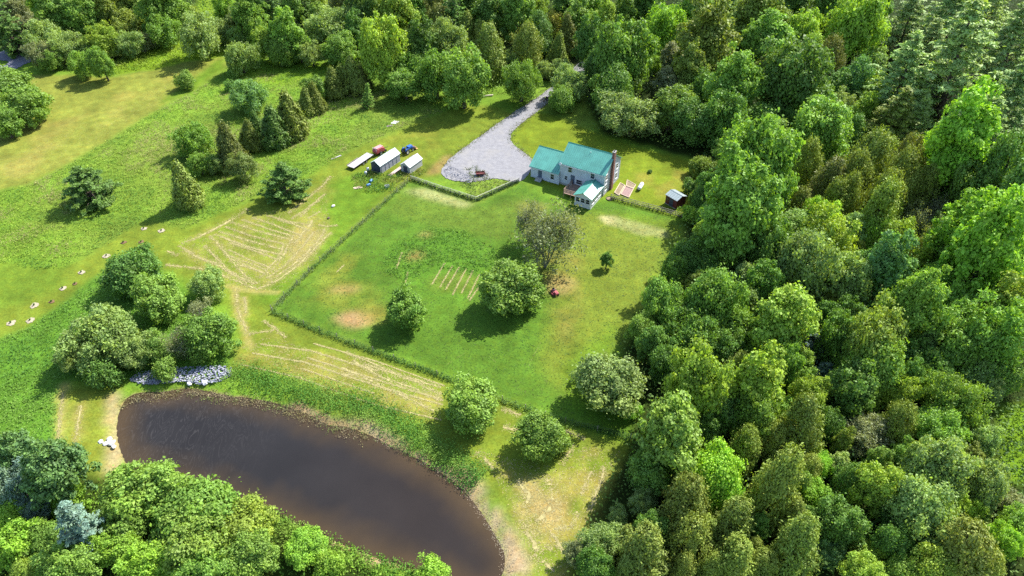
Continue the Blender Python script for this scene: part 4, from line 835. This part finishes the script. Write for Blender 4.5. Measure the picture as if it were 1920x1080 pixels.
s1 = shed('large_shed', 'long shed with pale mint roof beside the blue tractor', (-29.1, 140.7), R(57), 6.7, 2.7, 2.0, 2.85, PALEWALL, MINT, MINT)
MB().prism([(-2.67, .1), (-.03, .1), (-.03, 1.98), (-1.35, 2.8), (-2.67, 1.98)], -.02, .03, Matrix.Rotation(R(90), 4, 'Z') @ Matrix.Rotation(R(180), 4, 'Z')).build('gable_panel', BLUEDARK, s1)
for i in range(5):
    MB().box(.4 + i * 1.28, .46 + i * 1.28, -.06, -.002, .1, 1.95).build('batten', PALEWALL, s1)
s2 = shed('small_shed', 'small shed with bright white roof beside the gravel yard', (-22.6, 140.7), R(58.5), 4.5, 2.5, 1.65, 2.45, ribbed('grey_board_wall', (.34, .34, .32)), WHITEROOF, WHITEROOF)
MB().box(-.05, .02, .7, 1.8, .1, 1.6).build('door', BLUEDARK, s2)
REDWALL = ribbed('red_board_wall', (.11, .024, .026), .25); GREYROOF = solid('pale_grey_roof', (.36, .42, .42), .4, var=.12)
s3_ = shed('red_shed', 'little dark red shed with pale grey roof at the wood edge', (34.2, 126.5), R(128), 3.0, 2.8, 2.05, 2.6, REDWALL, GREYROOF, GREYROOF, .5)
# shed()'s body lies to +y of a ridge along x; turn it so that it lies on the wood side
s3_.location = (36.15, 128.45, 0)
MB().box(.9, 1.9, 2.8, 2.86, .1, 1.8).build('door', BLUEDARK, s3_); MB().box(2.2, 2.7, 2.8, 2.85, 1.0, 1.6).build('window', GLASS, s3_)

# ------------------------------------------------------------------ fences
def fence(name, label, line, mat, post=2.4, h=1.15, rails=(.45, .95), railr=.045, wire=(), topmat=None, postr=.06):
    P = GP(line); r = empty(name, (P[0][0], P[0][1], 0)); tag(r, label, 'fence'); o = P[0]; posts = []
    for k in range(len(P) - 1):
        L = np.linalg.norm(P[k + 1] - P[k]); n = max(1, round(L / post))
        posts += [P[k] + (P[k + 1] - P[k]) * i / n for i in range(n + (k == len(P) - 2))]
    pm = None
    for p in posts:
        t = random.uniform(-.03, .03)
        if pm is None:
            pm = MB().tube([(0, 0, -.3), (0, 0, h * .5), (0, 0, h)], [postr * 1.1, postr, postr * .9], 7).build('post', mat, r); q = pm
        else: q = link(bpy.data.objects.new('post', pm.data), r)
        q.location = (p[0] - o[0], p[1] - o[1], 0); q.rotation_euler = (t, -t, random.random())
    for a, b_ in zip(posts[:-1], posts[1:]):
        for z in rails:
            d0 = random.uniform(-.04, .04)
            MB().tube([(a[0] - o[0], a[1] - o[1], z + d0), (b_[0] - o[0], b_[1] - o[1], z - d0)], railr, 6).build('rail', topmat if (topmat and z == max(rails)) else mat, r)
    for z in wire:
        MB().tube([(p[0] - o[0], p[1] - o[1], z) for p in posts], .012, 4).build('wire', DARK, r)
    return r
PALEW = solid('pale_rail_wood', (.55, .52, .46), .8, var=.2)
fence('rail_fence', 'short fence of pale top rails between gravel yard and lawn', [(770, 337), (830, 357), (893, 377), (935, 358), (973, 341)], OLDWOOD, 2.2, 1.1, (.4, .75, 1.05), .05, topmat=PALEW)
fence('post_and_rail_fence', 'weathered post and rail fence right of the house towards the red shed', [(1145, 373), (1190, 385), (1240, 398), (1292, 413)], OLDWOOD, 2.6, 1.3, (.4, .8, 1.2), .055)
fence('overgrown_wire_fence', 'wire fence overgrown with weeds running from the sheds to the hay field', [(765, 342), (700, 400), (640, 455), (580, 510), (509, 582)], OLDWOOD, 4, 1.25, (), wire=(.4, .8, 1.15))
fence('lower_wire_fence', 'weedy wire fence along the lower edge of the lawn', [(512, 586), (600, 622), (700, 660), (820, 704), (900, 736), (985, 768), (1060, 793), (1120, 808), (1182, 823)], OLDWOOD, 4, 1.2, (), wire=(.4, .8, 1.1))
ground_plants('fence_weeds', np.concatenate([along([(512, 586), (600, 622), (700, 660), (820, 704), (900, 736), (985, 768), (1060, 793), (1120, 808), (1182, 823)], 40, .55, prg)]), .6, .2, [A(84, 134, 48), A(106, 156, 58), A(130, 170, 74)], prg, 'dark weeds grown along the lower fence of the lawn', 3, 3, .15, 220)
ground_plants('wire_fence_weeds', along([(765, 342), (700, 400), (640, 455), (580, 510), (512, 582)], 22, .6, prg), .5, .22, [A(108, 160, 58), A(134, 176, 76), A(150, 174, 104)], prg, 'weeds grown through the wire fence left of the lawn', 2, 3, .15, 221)
ground_plants('rail_fence_weeds', along([(770, 337), (830, 357), (893, 377), (935, 358), (973, 341)], 40, .45, prg), .55, .22, [A(66, 104, 40), A(84, 126, 48)], prg, 'dark weeds under the pale railed fence', 2, 3, .12, 222)
ground_plants('post_fence_weeds', along([(1145, 373), (1190, 385), (1240, 398), (1292, 413)], 26, .45, prg), .6, .22, [A(86, 110, 50), A(120, 140, 70)], prg, 'weeds at the foot of the post and rail fence', 2, 3, .12, 223)
ground_plants('shed_weeds', rand_in([(660, 330), (700, 322), (745, 330), (790, 315), (800, 322), (770, 342), (735, 362), (690, 362), (665, 350)], 7, prg), .7, .26, [A(84, 146, 40), A(124, 170, 52), A(170, 170, 80)], prg, 'tall weeds and junk-strewn grass in front of the sheds', 2.5, 4, .2, 224)

# ------------------------------------------------------------------ farm machines and yard things
def wheel(parent, x, y, r, w, rim, axis='y'):
    t = MB()
    n = 18
    for k in range(n):
        pass
    prof = [(r * .62, -w / 2), (r * .95, -w / 2), (r, -w * .3), (r, w * .3), (r * .95, w / 2), (r * .62, w / 2)]
    V = []; F = []
    for k in range(n):
        a = 2 * math.pi * k / n
        for rr, yy in prof: V.append((x + rr * math.cos(a), y + yy, r + rr * math.sin(a)))
    m = len(prof)
    for k in range(n):
        for j in range(m):
            F.append((k * m + j, k * m + (j + 1) % m, ((k + 1) % n) * m + (j + 1) % m, ((k + 1) % n) * m + j))
    o = t.add(V, F).build('tyre', RUBBER, parent, True)
    MB().cyl((x, y, r), 'y', r * .63, w * .7, 14).build('rim', rim, o)
    return o
BLUE = solid('blue_paint', (.03, .14, .48), .4, var=.15); RED = solid('faded_red_paint', (.42, .075, .085), .5, var=.25); ORANGE = solid('tan_orange_paint', (.75, .42, .16), .5, var=.15); GREYM = solid('grey_metal', (.35, .36, .38), .45, .4, var=.2); TAN = solid('tan_board', (.58, .45, .33), .8, var=.25, scale=4); YELRIM = solid('pale_rim', (.6, .58, .5), .5)
def tractor(loc, rz):
    r = empty('tractor', (*loc, 0.06), rz); tag(r, 'blue farm tractor with front loader beside the mint-roofed shed', 'tractor')
    h = MB().prism([(.35, .75), (1.75, .75), (1.8, 1.25), (1.6, 1.42), (.35, 1.5)], -.36, .36).build('hood', BLUE, r, bevel=.05)
    MB().box(1.8, 1.83, -.28, .28, .8, 1.25).build('grille', DARK, h)
    MB().box(-.75, .4, -.3, .3, .55, .95).build('chassis', DARK, r)
    for s in (-1, 1):
        MB().prism([(-.95, .95), (-.75, 1.3), (-.3, 1.38), (.05, 1.2), (.05, 1.1), (-.3, 1.28), (-.7, 1.2), (-.88, .92)], s * .55 - .14, s * .55 + .14).build('fender', BLUE, r)
        wheel(r, -.45, s * .68, .62, .32, YELRIM); wheel(r, 1.45, s * .58, .36, .22, YELRIM)
        MB().tube([(-.1, s * .45, 1.0), (.9, s * .47, 1.35), (2.1, s * .47, .75), (2.35, s * .47, .45)], .06, 6).build('loader_arm', BLUE, r)
    MB().prism([(-.75, .95), (-.2, .95), (-.2, 1.05), (-.62, 1.08), (-.72, 1.5), (-.82, 1.5)], -.24, .24).build('seat', DARK, r, bevel=.03)
    sw = MB(); ring = [(.12 + .04 * math.cos(a), .18 * math.sin(a), 1.45 + .17 * math.cos(a)) for a in np.linspace(0, 2 * math.pi, 14)]; sw.tube(ring, .018, 5); sw.tube([(.35, 0, 1.25), (.12, 0, 1.45)], .02, 5); sw.build('steering_wheel', DARK, r)
    MB().tube([(-.85, -.4, .9), (-.85, -.4, 2.1), (-.85, .4, 2.1), (-.85, .4, .9)], .04, 6).build('roll_bar', DARK, r)
    MB().tube([(1.2, .2, 1.4), (1.2, .2, 2.0)], .035, 6).build('exhaust', DARK, r)
    b = MB(); b.prism([(2.3, .1), (2.95, .06), (2.95, .10), (2.42, .18), (2.38, .55), (2.55, .72), (2.5, .75), (2.28, .58)], -.85, .85); b.build('bucket', ORANGE, r)
    return r
p = G(763, 287); tractor(p, R(55))
def baler(loc, rz):
    r = empty('red_baler', (*loc, 0.05), rz); tag(r, 'faded red farm baler parked between trailer and mint-roofed shed', 'farm machine')
    MB().prism([(-1.3, .5), (1.2, .5), (1.35, .9), (1.1, 1.45), (.2, 1.65), (-.9, 1.55), (-1.35, 1.1)], -.75, .75).build('body', RED, r, bevel=.08)
    MB().box(-.9, 1.0, -.55, .55, 1.62, 1.72).build('top_panel', solid('pale_red_panel', (.62, .28, .28), .5, var=.25), r)
    for s in (-1, 1):
        wheel(r, -.2, s * .95, .45, .26, YELRIM); MB().box(-1.1, 1.1, s * .76 - .02, s * .76 + .02, .7, 1.2).build('side_panel', RED, r)
    MB().cyl((1.45, 0, .4), 'y', .28, 1.6, 12).build('pickup_reel', DARK, r); MB().tube([(1.2, .5, .6), (2.3, .2, .5), (2.9, .1, .45)], .06, 6).build('drawbar', DARK, r)
    MB().tube([(-1.2, -.6, 1.2), (-1.2, -.6, 1.8), (-1.2, .6, 1.8), (-1.2, .6, 1.2)], .04, 6).build('hoop', WHITE, r)
    return r
baler(G(711, 288), R(50))
# flat trailer made of pale boards
a0 = np.array(G(657, 313, .7)); a1 = np.array(G(694, 288, .7)); tl = np.linalg.norm(a1 - a0); tr_ = empty('flatbed_trailer', (*a0, 0), math.atan2(*(a1 - a0)[::-1]))
tag(tr_, 'flat trailer with pale board deck parked left of the sheds', 'trailer'); GREYB = solid('bleached_board', (.46, .43, .44), .8, var=.2, scale=3)
for i in range(7):
    MB().box(0, tl, -.98 + i * .28, -.98 + i * .28 + .265, .66 + .003 * (i % 2), .71 + .003 * (i % 2)).build('plank', GREYB, tr_)
MB().box(0.1, tl - .1, -.9, .9, .52, .655).build('frame', DARK, tr_); MB().tube([(tl, .0, .6), (tl + 1.1, 0, .5)], .06, 6).build('drawbar', DARK, tr_); MB().box(.0, tl * .55, 1.0, 1.06, .6, .95).build('side_board', OLDWOOD, tr_)
for x in (tl * .45, tl * .6):
    for s in (-1, 1): wheel(tr_, x, s * 1.15, .3, .2, YELRIM)
# riding mower
mw = empty('riding_mower', (*G(1040, 551), .03), R(-65)); tag(mw, 'red riding mower parked under the grey tree on the lawn', 'mower')
MB().prism([(.1, .35), (.85, .35), (.92, .6), (.75, .72), (.1, .8)], -.27, .27).build('hood', RED, mw, bevel=.05); MB().prism([(-.75, .4), (.1, .35), (.1, .45), (-.2, .5), (-.45, .62), (-.75, .62)], -.36, .36).build('fender', RED, mw, bevel=.03)
MB().prism([(-.6, .62), (-.15, .62), (-.15, .7), (-.48, .73), (-.56, 1.0), (-.64, 1.0)], -.22, .22).build('seat', DARK, mw, bevel=.03); MB().prism([(-.35, .12), (.45, .12), (.45, .26), (-.35, .3)], -.62, .62).build('cutting_deck', RED, mw, bevel=.03)
swm = MB(); swm.tube([(.05 + .05 * math.cos(a), .16 * math.sin(a), .98 + .12 * math.cos(a)) for a in np.linspace(0, 6.2832, 12)], .016, 5); swm.tube([(.15, 0, .75), (.05, 0, .98)], .02, 5); swm.build('steering_wheel', DARK, mw)
for s in (-1, 1): wheel(mw, -.5, s * .42, .26, .22, YELRIM); wheel(mw, .68, s * .4, .19, .15, YELRIM)
# small red cart on the gravel
ct = empty('utility_cart', (*G(901, 329), .08), R(8)); tag(ct, 'dark red low utility cart beside weeds on the gravel yard', 'cart')
DKRED = solid('dark_red_paint', (.16, .035, .03), .55, var=.3)
b = MB(); b.box(-1.0, 1.0, -.55, .55, .38, .44); b.box(-1.0, -.95, -.55, .55, .44, .75); b.box(.95, 1.0, -.55, .55, .44, .62); b.box(-.95, .95, -.55, -.5, .44, .7); b.box(-.95, .95, .5, .55, .44, .7); b.build('tray', DKRED, ct)
MB().tube([(1, 0, .4), (1.7, 0, .32), (1.85, 0, .5)], .035, 6).build('drawbar', DARK, ct)
for s in (-1, 1): wheel(ct, -.3, s * .66, .28, .16, DKRED)
ground_plants('gravel_weeds', rand_in([(872, 318), (890, 312), (912, 322), (920, 335), (960, 338), (975, 340), (930, 358), (893, 372), (860, 345), (880, 338)], 5, prg), .4, .26, [A(110, 140, 56), A(160, 168, 90)], prg, 'thin weeds on the gravel around the red cart', 2, 4, .2, 225)
# propane tank
q0 = np.array(G(1197.5, 355, .6)); q1 = np.array(G(1205, 343, .6)); tk = empty('propane_tank', (*((q0 + q1) / 2), 0), math.atan2(*(q1 - q0)[::-1])); tag(tk, 'white propane tank lying on the lawn beside the patio', 'tank'); hl = .95; TW = solid('white_tank_paint', (.82, .82, .82), .35, var=.05)
MB().tube([(-hl - .36, 0, .62), (-hl - .32, 0, .62), (-hl - .18, 0, .62), (-hl, 0, .62), (hl, 0, .62), (hl + .18, 0, .62), (hl + .32, 0, .62), (hl + .36, 0, .62)], [.05, .22, .38, .44, .44, .38, .22, .05], 18).build('vessel', TW, tk, True)
MB().cyl((0, 0, 1.12), 'z', .17, .2, 14).build('valve_cover', TW, tk)
for s in (-1, 1): MB().box(s * .7 - .06, s * .7 + .06, -.3, .3, 0, .3).build('foot', DARK, tk)
# patio: timber bed, paver pad, sand
def quad_thing(name, label, cat, pts, z, mat, border=None, bw=.14, bz=.22, pieces=None):
    P = GP(pts); c = P.mean(0); r = empty(name, (*c, 0)); tag(r, label, cat); L = [tuple(p - c) for p in P]
    MB().add([(*p, -.05) for p in L] + [(*p, z) for p in L], [(3, 2, 1, 0), (4, 5, 6, 7)] + [(i, (i + 1) % 4, (i + 1) % 4 + 4, i + 4) for i in range(4)]).build('fill', mat, r)
    if border:
        for i in range(4):
            a = Vector((*L[i], 0)); b_ = Vector((*L[(i + 1) % 4], 0)); d_ = (b_ - a); ang = math.atan2(d_.y, d_.x)
            MB().box(0, d_.length, -bw / 2, bw / 2, -.05, bz + .004 * i, Matrix.Translation(a) @ Matrix.Rotation(ang, 4, 'Z')).build('timber', border, r)
    if pieces:
        nu, nv, pm_ = pieces; A_, B_, C_, D_ = [np.array(p) for p in L]
        me0 = None; du = np.linalg.norm(B_ - A_) / nu; dv = np.linalg.norm(D_ - A_) / nv; ang = math.atan2(*(B_ - A_)[::-1])
        for i in range(nu):
            for j in range(nv):
                u = (i + .5) / nu; v = (j + .5) / nv; p = (A_ * (1 - u) + B_ * u) * (1 - v) + (D_ * (1 - u) + C_ * u) * v
                if me0 is None: o = MB().box(-du * .46, du * .46, -dv * .44, dv * .44, z - .02, z + .03).build('paver', pm_, r); me0 = o.data
                else: o = link(bpy.data.objects.new('paver', me0), r)
                o.location = (*p, random.uniform(-.008, .008)); o.rotation_euler = (0, 0, ang)
    return r
SAND = solid('sand', A(214, 190, 150), .95, var=.2, scale=3, bump=.3); PAVERS = solid('red_grey_paver', (.34, .22, .20), .85, var=.25, scale=4)
quad_thing('raised_bed', 'timber-edged sandy bed against the chimney side of the house', 'garden bed', [(1152, 362), (1160.5, 367), (1171, 348.5), (1163, 344)], .12, SAND, TAN)
quad_thing('paver_patio', 'small square patio of reddish pavers with timber edging', 'patio', [(1164, 365), (1179, 371), (1187.5, 355), (1173, 349.5)], .08, SAND, TAN, pieces=(8, 8, PAVERS))
quad_thing('sand_pit', 'patch of pale sand above the paver patio', 'sand patch', [(1174, 348), (1188, 353.5), (1192, 347), (1176, 338)], .07, SAND, TAN, .12, .14)
hp = empty('garden_hoop', (*G(1143, 373), 0)); tag(hp, 'black hoop edging a round bed at the house corner', 'garden edging')
MB().tube([(.72 * math.cos(a), .72 * math.sin(a), .12) for a in np.linspace(0, 6.2832, 25)], .06, 6).build('hoop', DARK, hp); MB().cyl((0, 0, .05), 'z', .66, .08, 20).build('bed_soil', SAND, hp)

# stones
def rock_mesh(seed, flat=.65):
    rg = np.random.default_rng(seed); t = (1 + 5 ** .5) / 2
    V = np.array([(-1, t, 0), (1, t, 0), (-1, -t, 0), (1, -t, 0), (0, -1, t), (0, 1, t), (0, -1, -t), (0, 1, -t), (t, 0, -1), (t, 0, 1), (-t, 0, -1), (-t, 0, 1)]) / 1.9
    F = np.array([(0, 11, 5), (0, 5, 1), (0, 1, 7), (0, 7, 10), (0, 10, 11), (1, 5, 9), (5, 11, 4), (11, 10, 2), (10, 7, 6), (7, 1, 8), (3, 9, 4), (3, 4, 2), (3, 2, 6), (3, 6, 8), (3, 8, 9), (4, 9, 5), (2, 4, 11), (6, 2, 10), (8, 6, 7), (9, 8, 1)])
    V = V * rg.uniform(.72, 1.2, (12, 1)) * np.array([1.2, .95, flat]); return V, F
srg = np.random.default_rng(17)
def stone_bed(name, poly, dens, size, cols, label, z0):
    p = rand_in(poly, dens, srg); Vs = []; Fs = []; Cs = []; k = 0
    for x, y in p:
        V, F = rock_mesh(int(srg.integers(12))); a = srg.random() * 6.28; s = size * srg.uniform(.45, 1.3); R_ = np.array([[math.cos(a), -math.sin(a), 0], [math.sin(a), math.cos(a), 0], [0, 0, 1]])
        Vs.append(V @ R_.T * s * .5 + np.array([x, y, z0 + srg.random() * .25])); Fs.append(F + k); k += 12
        Cs.append(np.repeat((np.array(cols[srg.integers(len(cols))]) * srg.uniform(.7, 1.25))[None], 12, 0))
    o = link(bpy.data.objects.new(name, np_mesh(name, np.concatenate(Vs), np.concatenate(Fs), STONE, np.concatenate(Cs)))); return tag(o, label, 'stones', kind='stuff')
stone_bed('bank_stones', [(243, 712), (262, 698), (330, 690), (400, 686), (436, 690), (432, 706), (410, 716), (380, 722), (350, 716), (300, 720), (262, 722)], 26, .3, [A(186, 190, 208, 1.6), A(206, 208, 220, 1.6), A(164, 170, 194, 1.6), A(222, 222, 226, 1.6)], 'bed of blue-grey stones at the head of the pond', -.02)
stone_bed('gravel_heap', [(832, 318), (845, 312), (868, 322), (885, 335), (880, 345), (855, 342), (835, 332)], 12, .17, [A(176, 184, 204), A(196, 198, 210), A(150, 160, 186)], 'spread of coarse bluish gravel at the edge of the yard', .1)
stone_bed('drive_stones', [(1010, 190), (1018, 184), (1028, 180), (1030, 186), (1020, 194)], 4, .5, [A(150, 130, 110), A(110, 96, 84)], 'scatter of brown stones on the driveway below the trees', .1)
PALEST = solid('white_stone', (.72, .71, .70), .8, var=.2, scale=3, bump=.4)
def rock(px, py, s, label, group, mat=PALEST, z=.0):
    V, F = rock_mesh(int(srg.integers(100)), .6); me = bpy.data.meshes.new('rock'); me.from_pydata((V * s).tolist(), [], F.tolist()); me.update(); me.materials.append(mat)
    o = link(bpy.data.objects.new('rock', me)); o.location = (*G(px, py), z + s * .25); o.rotation_euler = (0, 0, srg.random() * 6); b_ = o.modifiers.new('bevel', 'BEVEL'); b_.width = s * .12; b_.segments = 2
    return tag(o, label, 'rock', group)
wr = 'white rocks on the pond shore'
for x, y, s, l in ((205, 823, .42, 'white rock highest on the left pond shore'), (210, 831, .55, 'largest white rock on the left pond shore'), (199, 832, .5, 'middle white rock on the left pond shore'), (189, 828, .45, 'white rock on grass farthest from the pond water'), (213, 838, .4, 'small white rock lowest on the left pond shore')): rock(x, y, s, l, wr, z=-.1)
for x, y, s, l in ((355, 720, .45, 'pale rock below the stone bed, left of a pair'), (384, 718, .55, 'pale rock below the stone bed, right of a pair')): rock(x, y, s, l, 'pale rocks below the stone bed', z=-.1)
rock(625, 387, .42, 'single white stone in the grass above the hay field', None)
rock(616, 409, .35, 'small dark stump in the hayed grass below the white stone', None, BARK)

# young trees in mulch rings along the mown track
SAPS = [(21, 606, 13), (57, 601, 12), (65, 573, 13), (97, 566, 9), (118, 541, 10), (141, 532, 7), (153, 511, 10), (200, 480, 11), (232, 455, 8), (265, 454, 8), (270, 429, 9), (303, 433, 10)]
MULCH = solid('pale_mulch', A(226, 210, 176, 1.4), .95, var=.3, scale=4, bump=.4); RMULCH = solid('brown_mulch', A(176, 140, 96), .95, var=.3, scale=4, bump=.4)
sap_words = ['nearest the left picture edge', 'second from the left picture edge', 'third from the left, just above the first two', 'fourth from the left, ring brown', 'fifth from the left', 'sixth from the left, with a faint ring', 'seventh from the left', 'eighth from the left, beside the dark clump', 'ninth from the left', 'tenth from the left', 'eleventh from the left, at the meadow edge', 'last and rightmost']
for i, (x, y, d) in enumerate(SAPS):
    gx, gy = G(x, y); W = d * 2 * math.hypot(CAM_H, gy) / FPX * .5; s = empty('sapling', (gx, gy, .02)); tag(s, f'young sapling in a mulch ring, {sap_words[i]}', 'sapling', 'saplings along the mown track')
    mb = MB(); k = 18; ring = [(W * .62 * math.cos(a) * random.uniform(.75, 1.2), W * .62 * math.sin(a) * random.uniform(.75, 1.2), .06) for a in np.linspace(0, 6.2832, k + 1)[:-1]]
    inner = [(x_ * .3, y_ * .3, .10) for x_, y_, _ in ring]; mb.add(ring + inner + [(a, b_, -.05) for a, b_, _ in ring], [(j, (j + 1) % k, (j + 1) % k + k, j + k) for j in range(k)] + [tuple(range(k, 2 * k))] + [(j + 2 * k, (j + 1) % k + 2 * k, (j + 1) % k, j) for j in range(k)])
    mb.build('mulch_ring', RMULCH if i in (3, 5, 8, 9) else MULCH, s)
    MB().tube([(0, 0, 0), (.02, .01, .3), (0, 0, .5)], [.03, .02, .01], 5).build('trunk', BARK, s)
    c = link(bpy.data.objects.new('crown', KINDS['U'][i % 2][0]), s); c.scale = (.11, .11, .16); c.location = (0, 0, .1); c.color = (*PAL['d'][0], 1)

# junk by the sheds, logs, boards
def barrel(px, py, rz, label):
    r = empty('plastic_barrel', (*G(px, py), .0), rz); tag(r, label, 'barrel', 'blue barrels by the sheds')
    MB().tube([(-.45, 0, .3), (-.42, 0, .3), (-.2, 0, .3), (0, 0, .3), (.2, 0, .3), (.42, 0, .3), (.45, 0, .3)], [.24, .28, .30, .29, .30, .28, .24], 16).build('drum', solid('blue_plastic', (.06, .20, .40), .45, var=.15), r, True); MB().cyl((.46, .1, .3), 'x', .04, .04, 8).build('bung', DARK, r)
barrel(691, 349, R(40), 'blue plastic barrel in weeds, lower of two by the sheds'); barrel(696, 341, R(70), 'blue plastic barrel in weeds, upper of two by the sheds')
def board_pile(name, label, cat, px, py, rz, n, L, mat, w=.18, th=.05):
    r = empty(name, (*G(px, py), 0), rz); tag(r, label, cat)
    for i in range(n):
        M = Matrix.Translation((random.uniform(-.15, .15), (i % 4) * (w + .04) - .35, .02 + (i // 4) * (th + .01))) @ Matrix.Rotation(random.uniform(-.08, .08), 4, 'Z'); MB().box(-L / 2, L / 2, -w / 2, w / 2, 0, th, M).build('board', mat, r)
board_pile('lumber_pile', 'pinkish lumber pile between the mint-roofed and white-roofed sheds', 'lumber', 741, 322, R(57), 10, 4.2, solid('pink_board', (.62, .45, .40), .8, var=.2))
board_pile('scrap_boards', 'yellowish scrap boards in weeds below the sheds', 'boards', 671, 352, R(20), 6, 1.8, TAN)
board_pile('pale_plank', 'pale plank lying at the meadow edge left of the trailer', 'plank', 629, 294, R(45), 1, 2.6, GREYB, .35)
board_pile('white_scrap', 'white scrap sheets lying in the meadow above the machines', 'scrap', 741, 230, R(60), 3, 1.6, WHITE, .4)
board_pile('old_boards', 'grey weathered boards heaped beside the white scrap sheets', 'boards', 731, 236, R(20), 6, 1.5, OLDWOOD)
cr_ = empty('white_crate', (*G(726, 351), 0), R(30)); tag(cr_, 'white open crate in weeds in front of the small shed', 'crate')
b = MB(); b.box(-.45, .45, -.3, .3, 0, .05); b.box(-.45, .45, -.3, -.26, .05, .5); b.box(-.45, .45, .26, .3, .05, .5); b.box(-.45, -.41, -.26, .26, .05, .5); b.box(.41, .45, -.26, .26, .05, .5); b.build('box', WHITE, cr_); MB().box(-.4, .4, -.25, .25, .05, .2).build('contents', DARK, cr_)
def jug(px, py, label):
    r = empty('white_drum', (*G(px, py), 0)); tag(r, label, 'drum', 'white drums by the large shed'); MB().tube([(0, 0, 0), (0, 0, .6), (0, 0, .75), (0, 0, .85)], [.3, .32, .25, .12], 14).build('drum', WHITE, r, True); MB().cyl((0, 0, .88), 'z', .1, .08, 10).build('cap', DARK, r)
jug(690, 320, 'white drum by the dark shed end, upper of two'); jug(686, 327, 'white drum by the dark shed end, lower of two')
lg = empty('weathered_log', (*G(903.5, 183), 0), math.atan2(G(929, 179)[1] - G(903.5, 183)[1], G(929, 179)[0] - G(903.5, 183)[0])); tag(lg, 'pale weathered log lying by the trees left of the driveway', 'log')
MB().tube([(0, 0, .3), (1.5, .05, .33), (3.1, 0, .28)], [.2, .17, .14], 10).build('stem', solid('pale_log', (.55, .46, .38), .85, var=.2, bump=.3), lg, True)
for x in (.4, 2.6): MB().tube([(x, -.4, .06), (x, .4, .06)], .09, 8).build('bearer', OLDWOOD, lg)
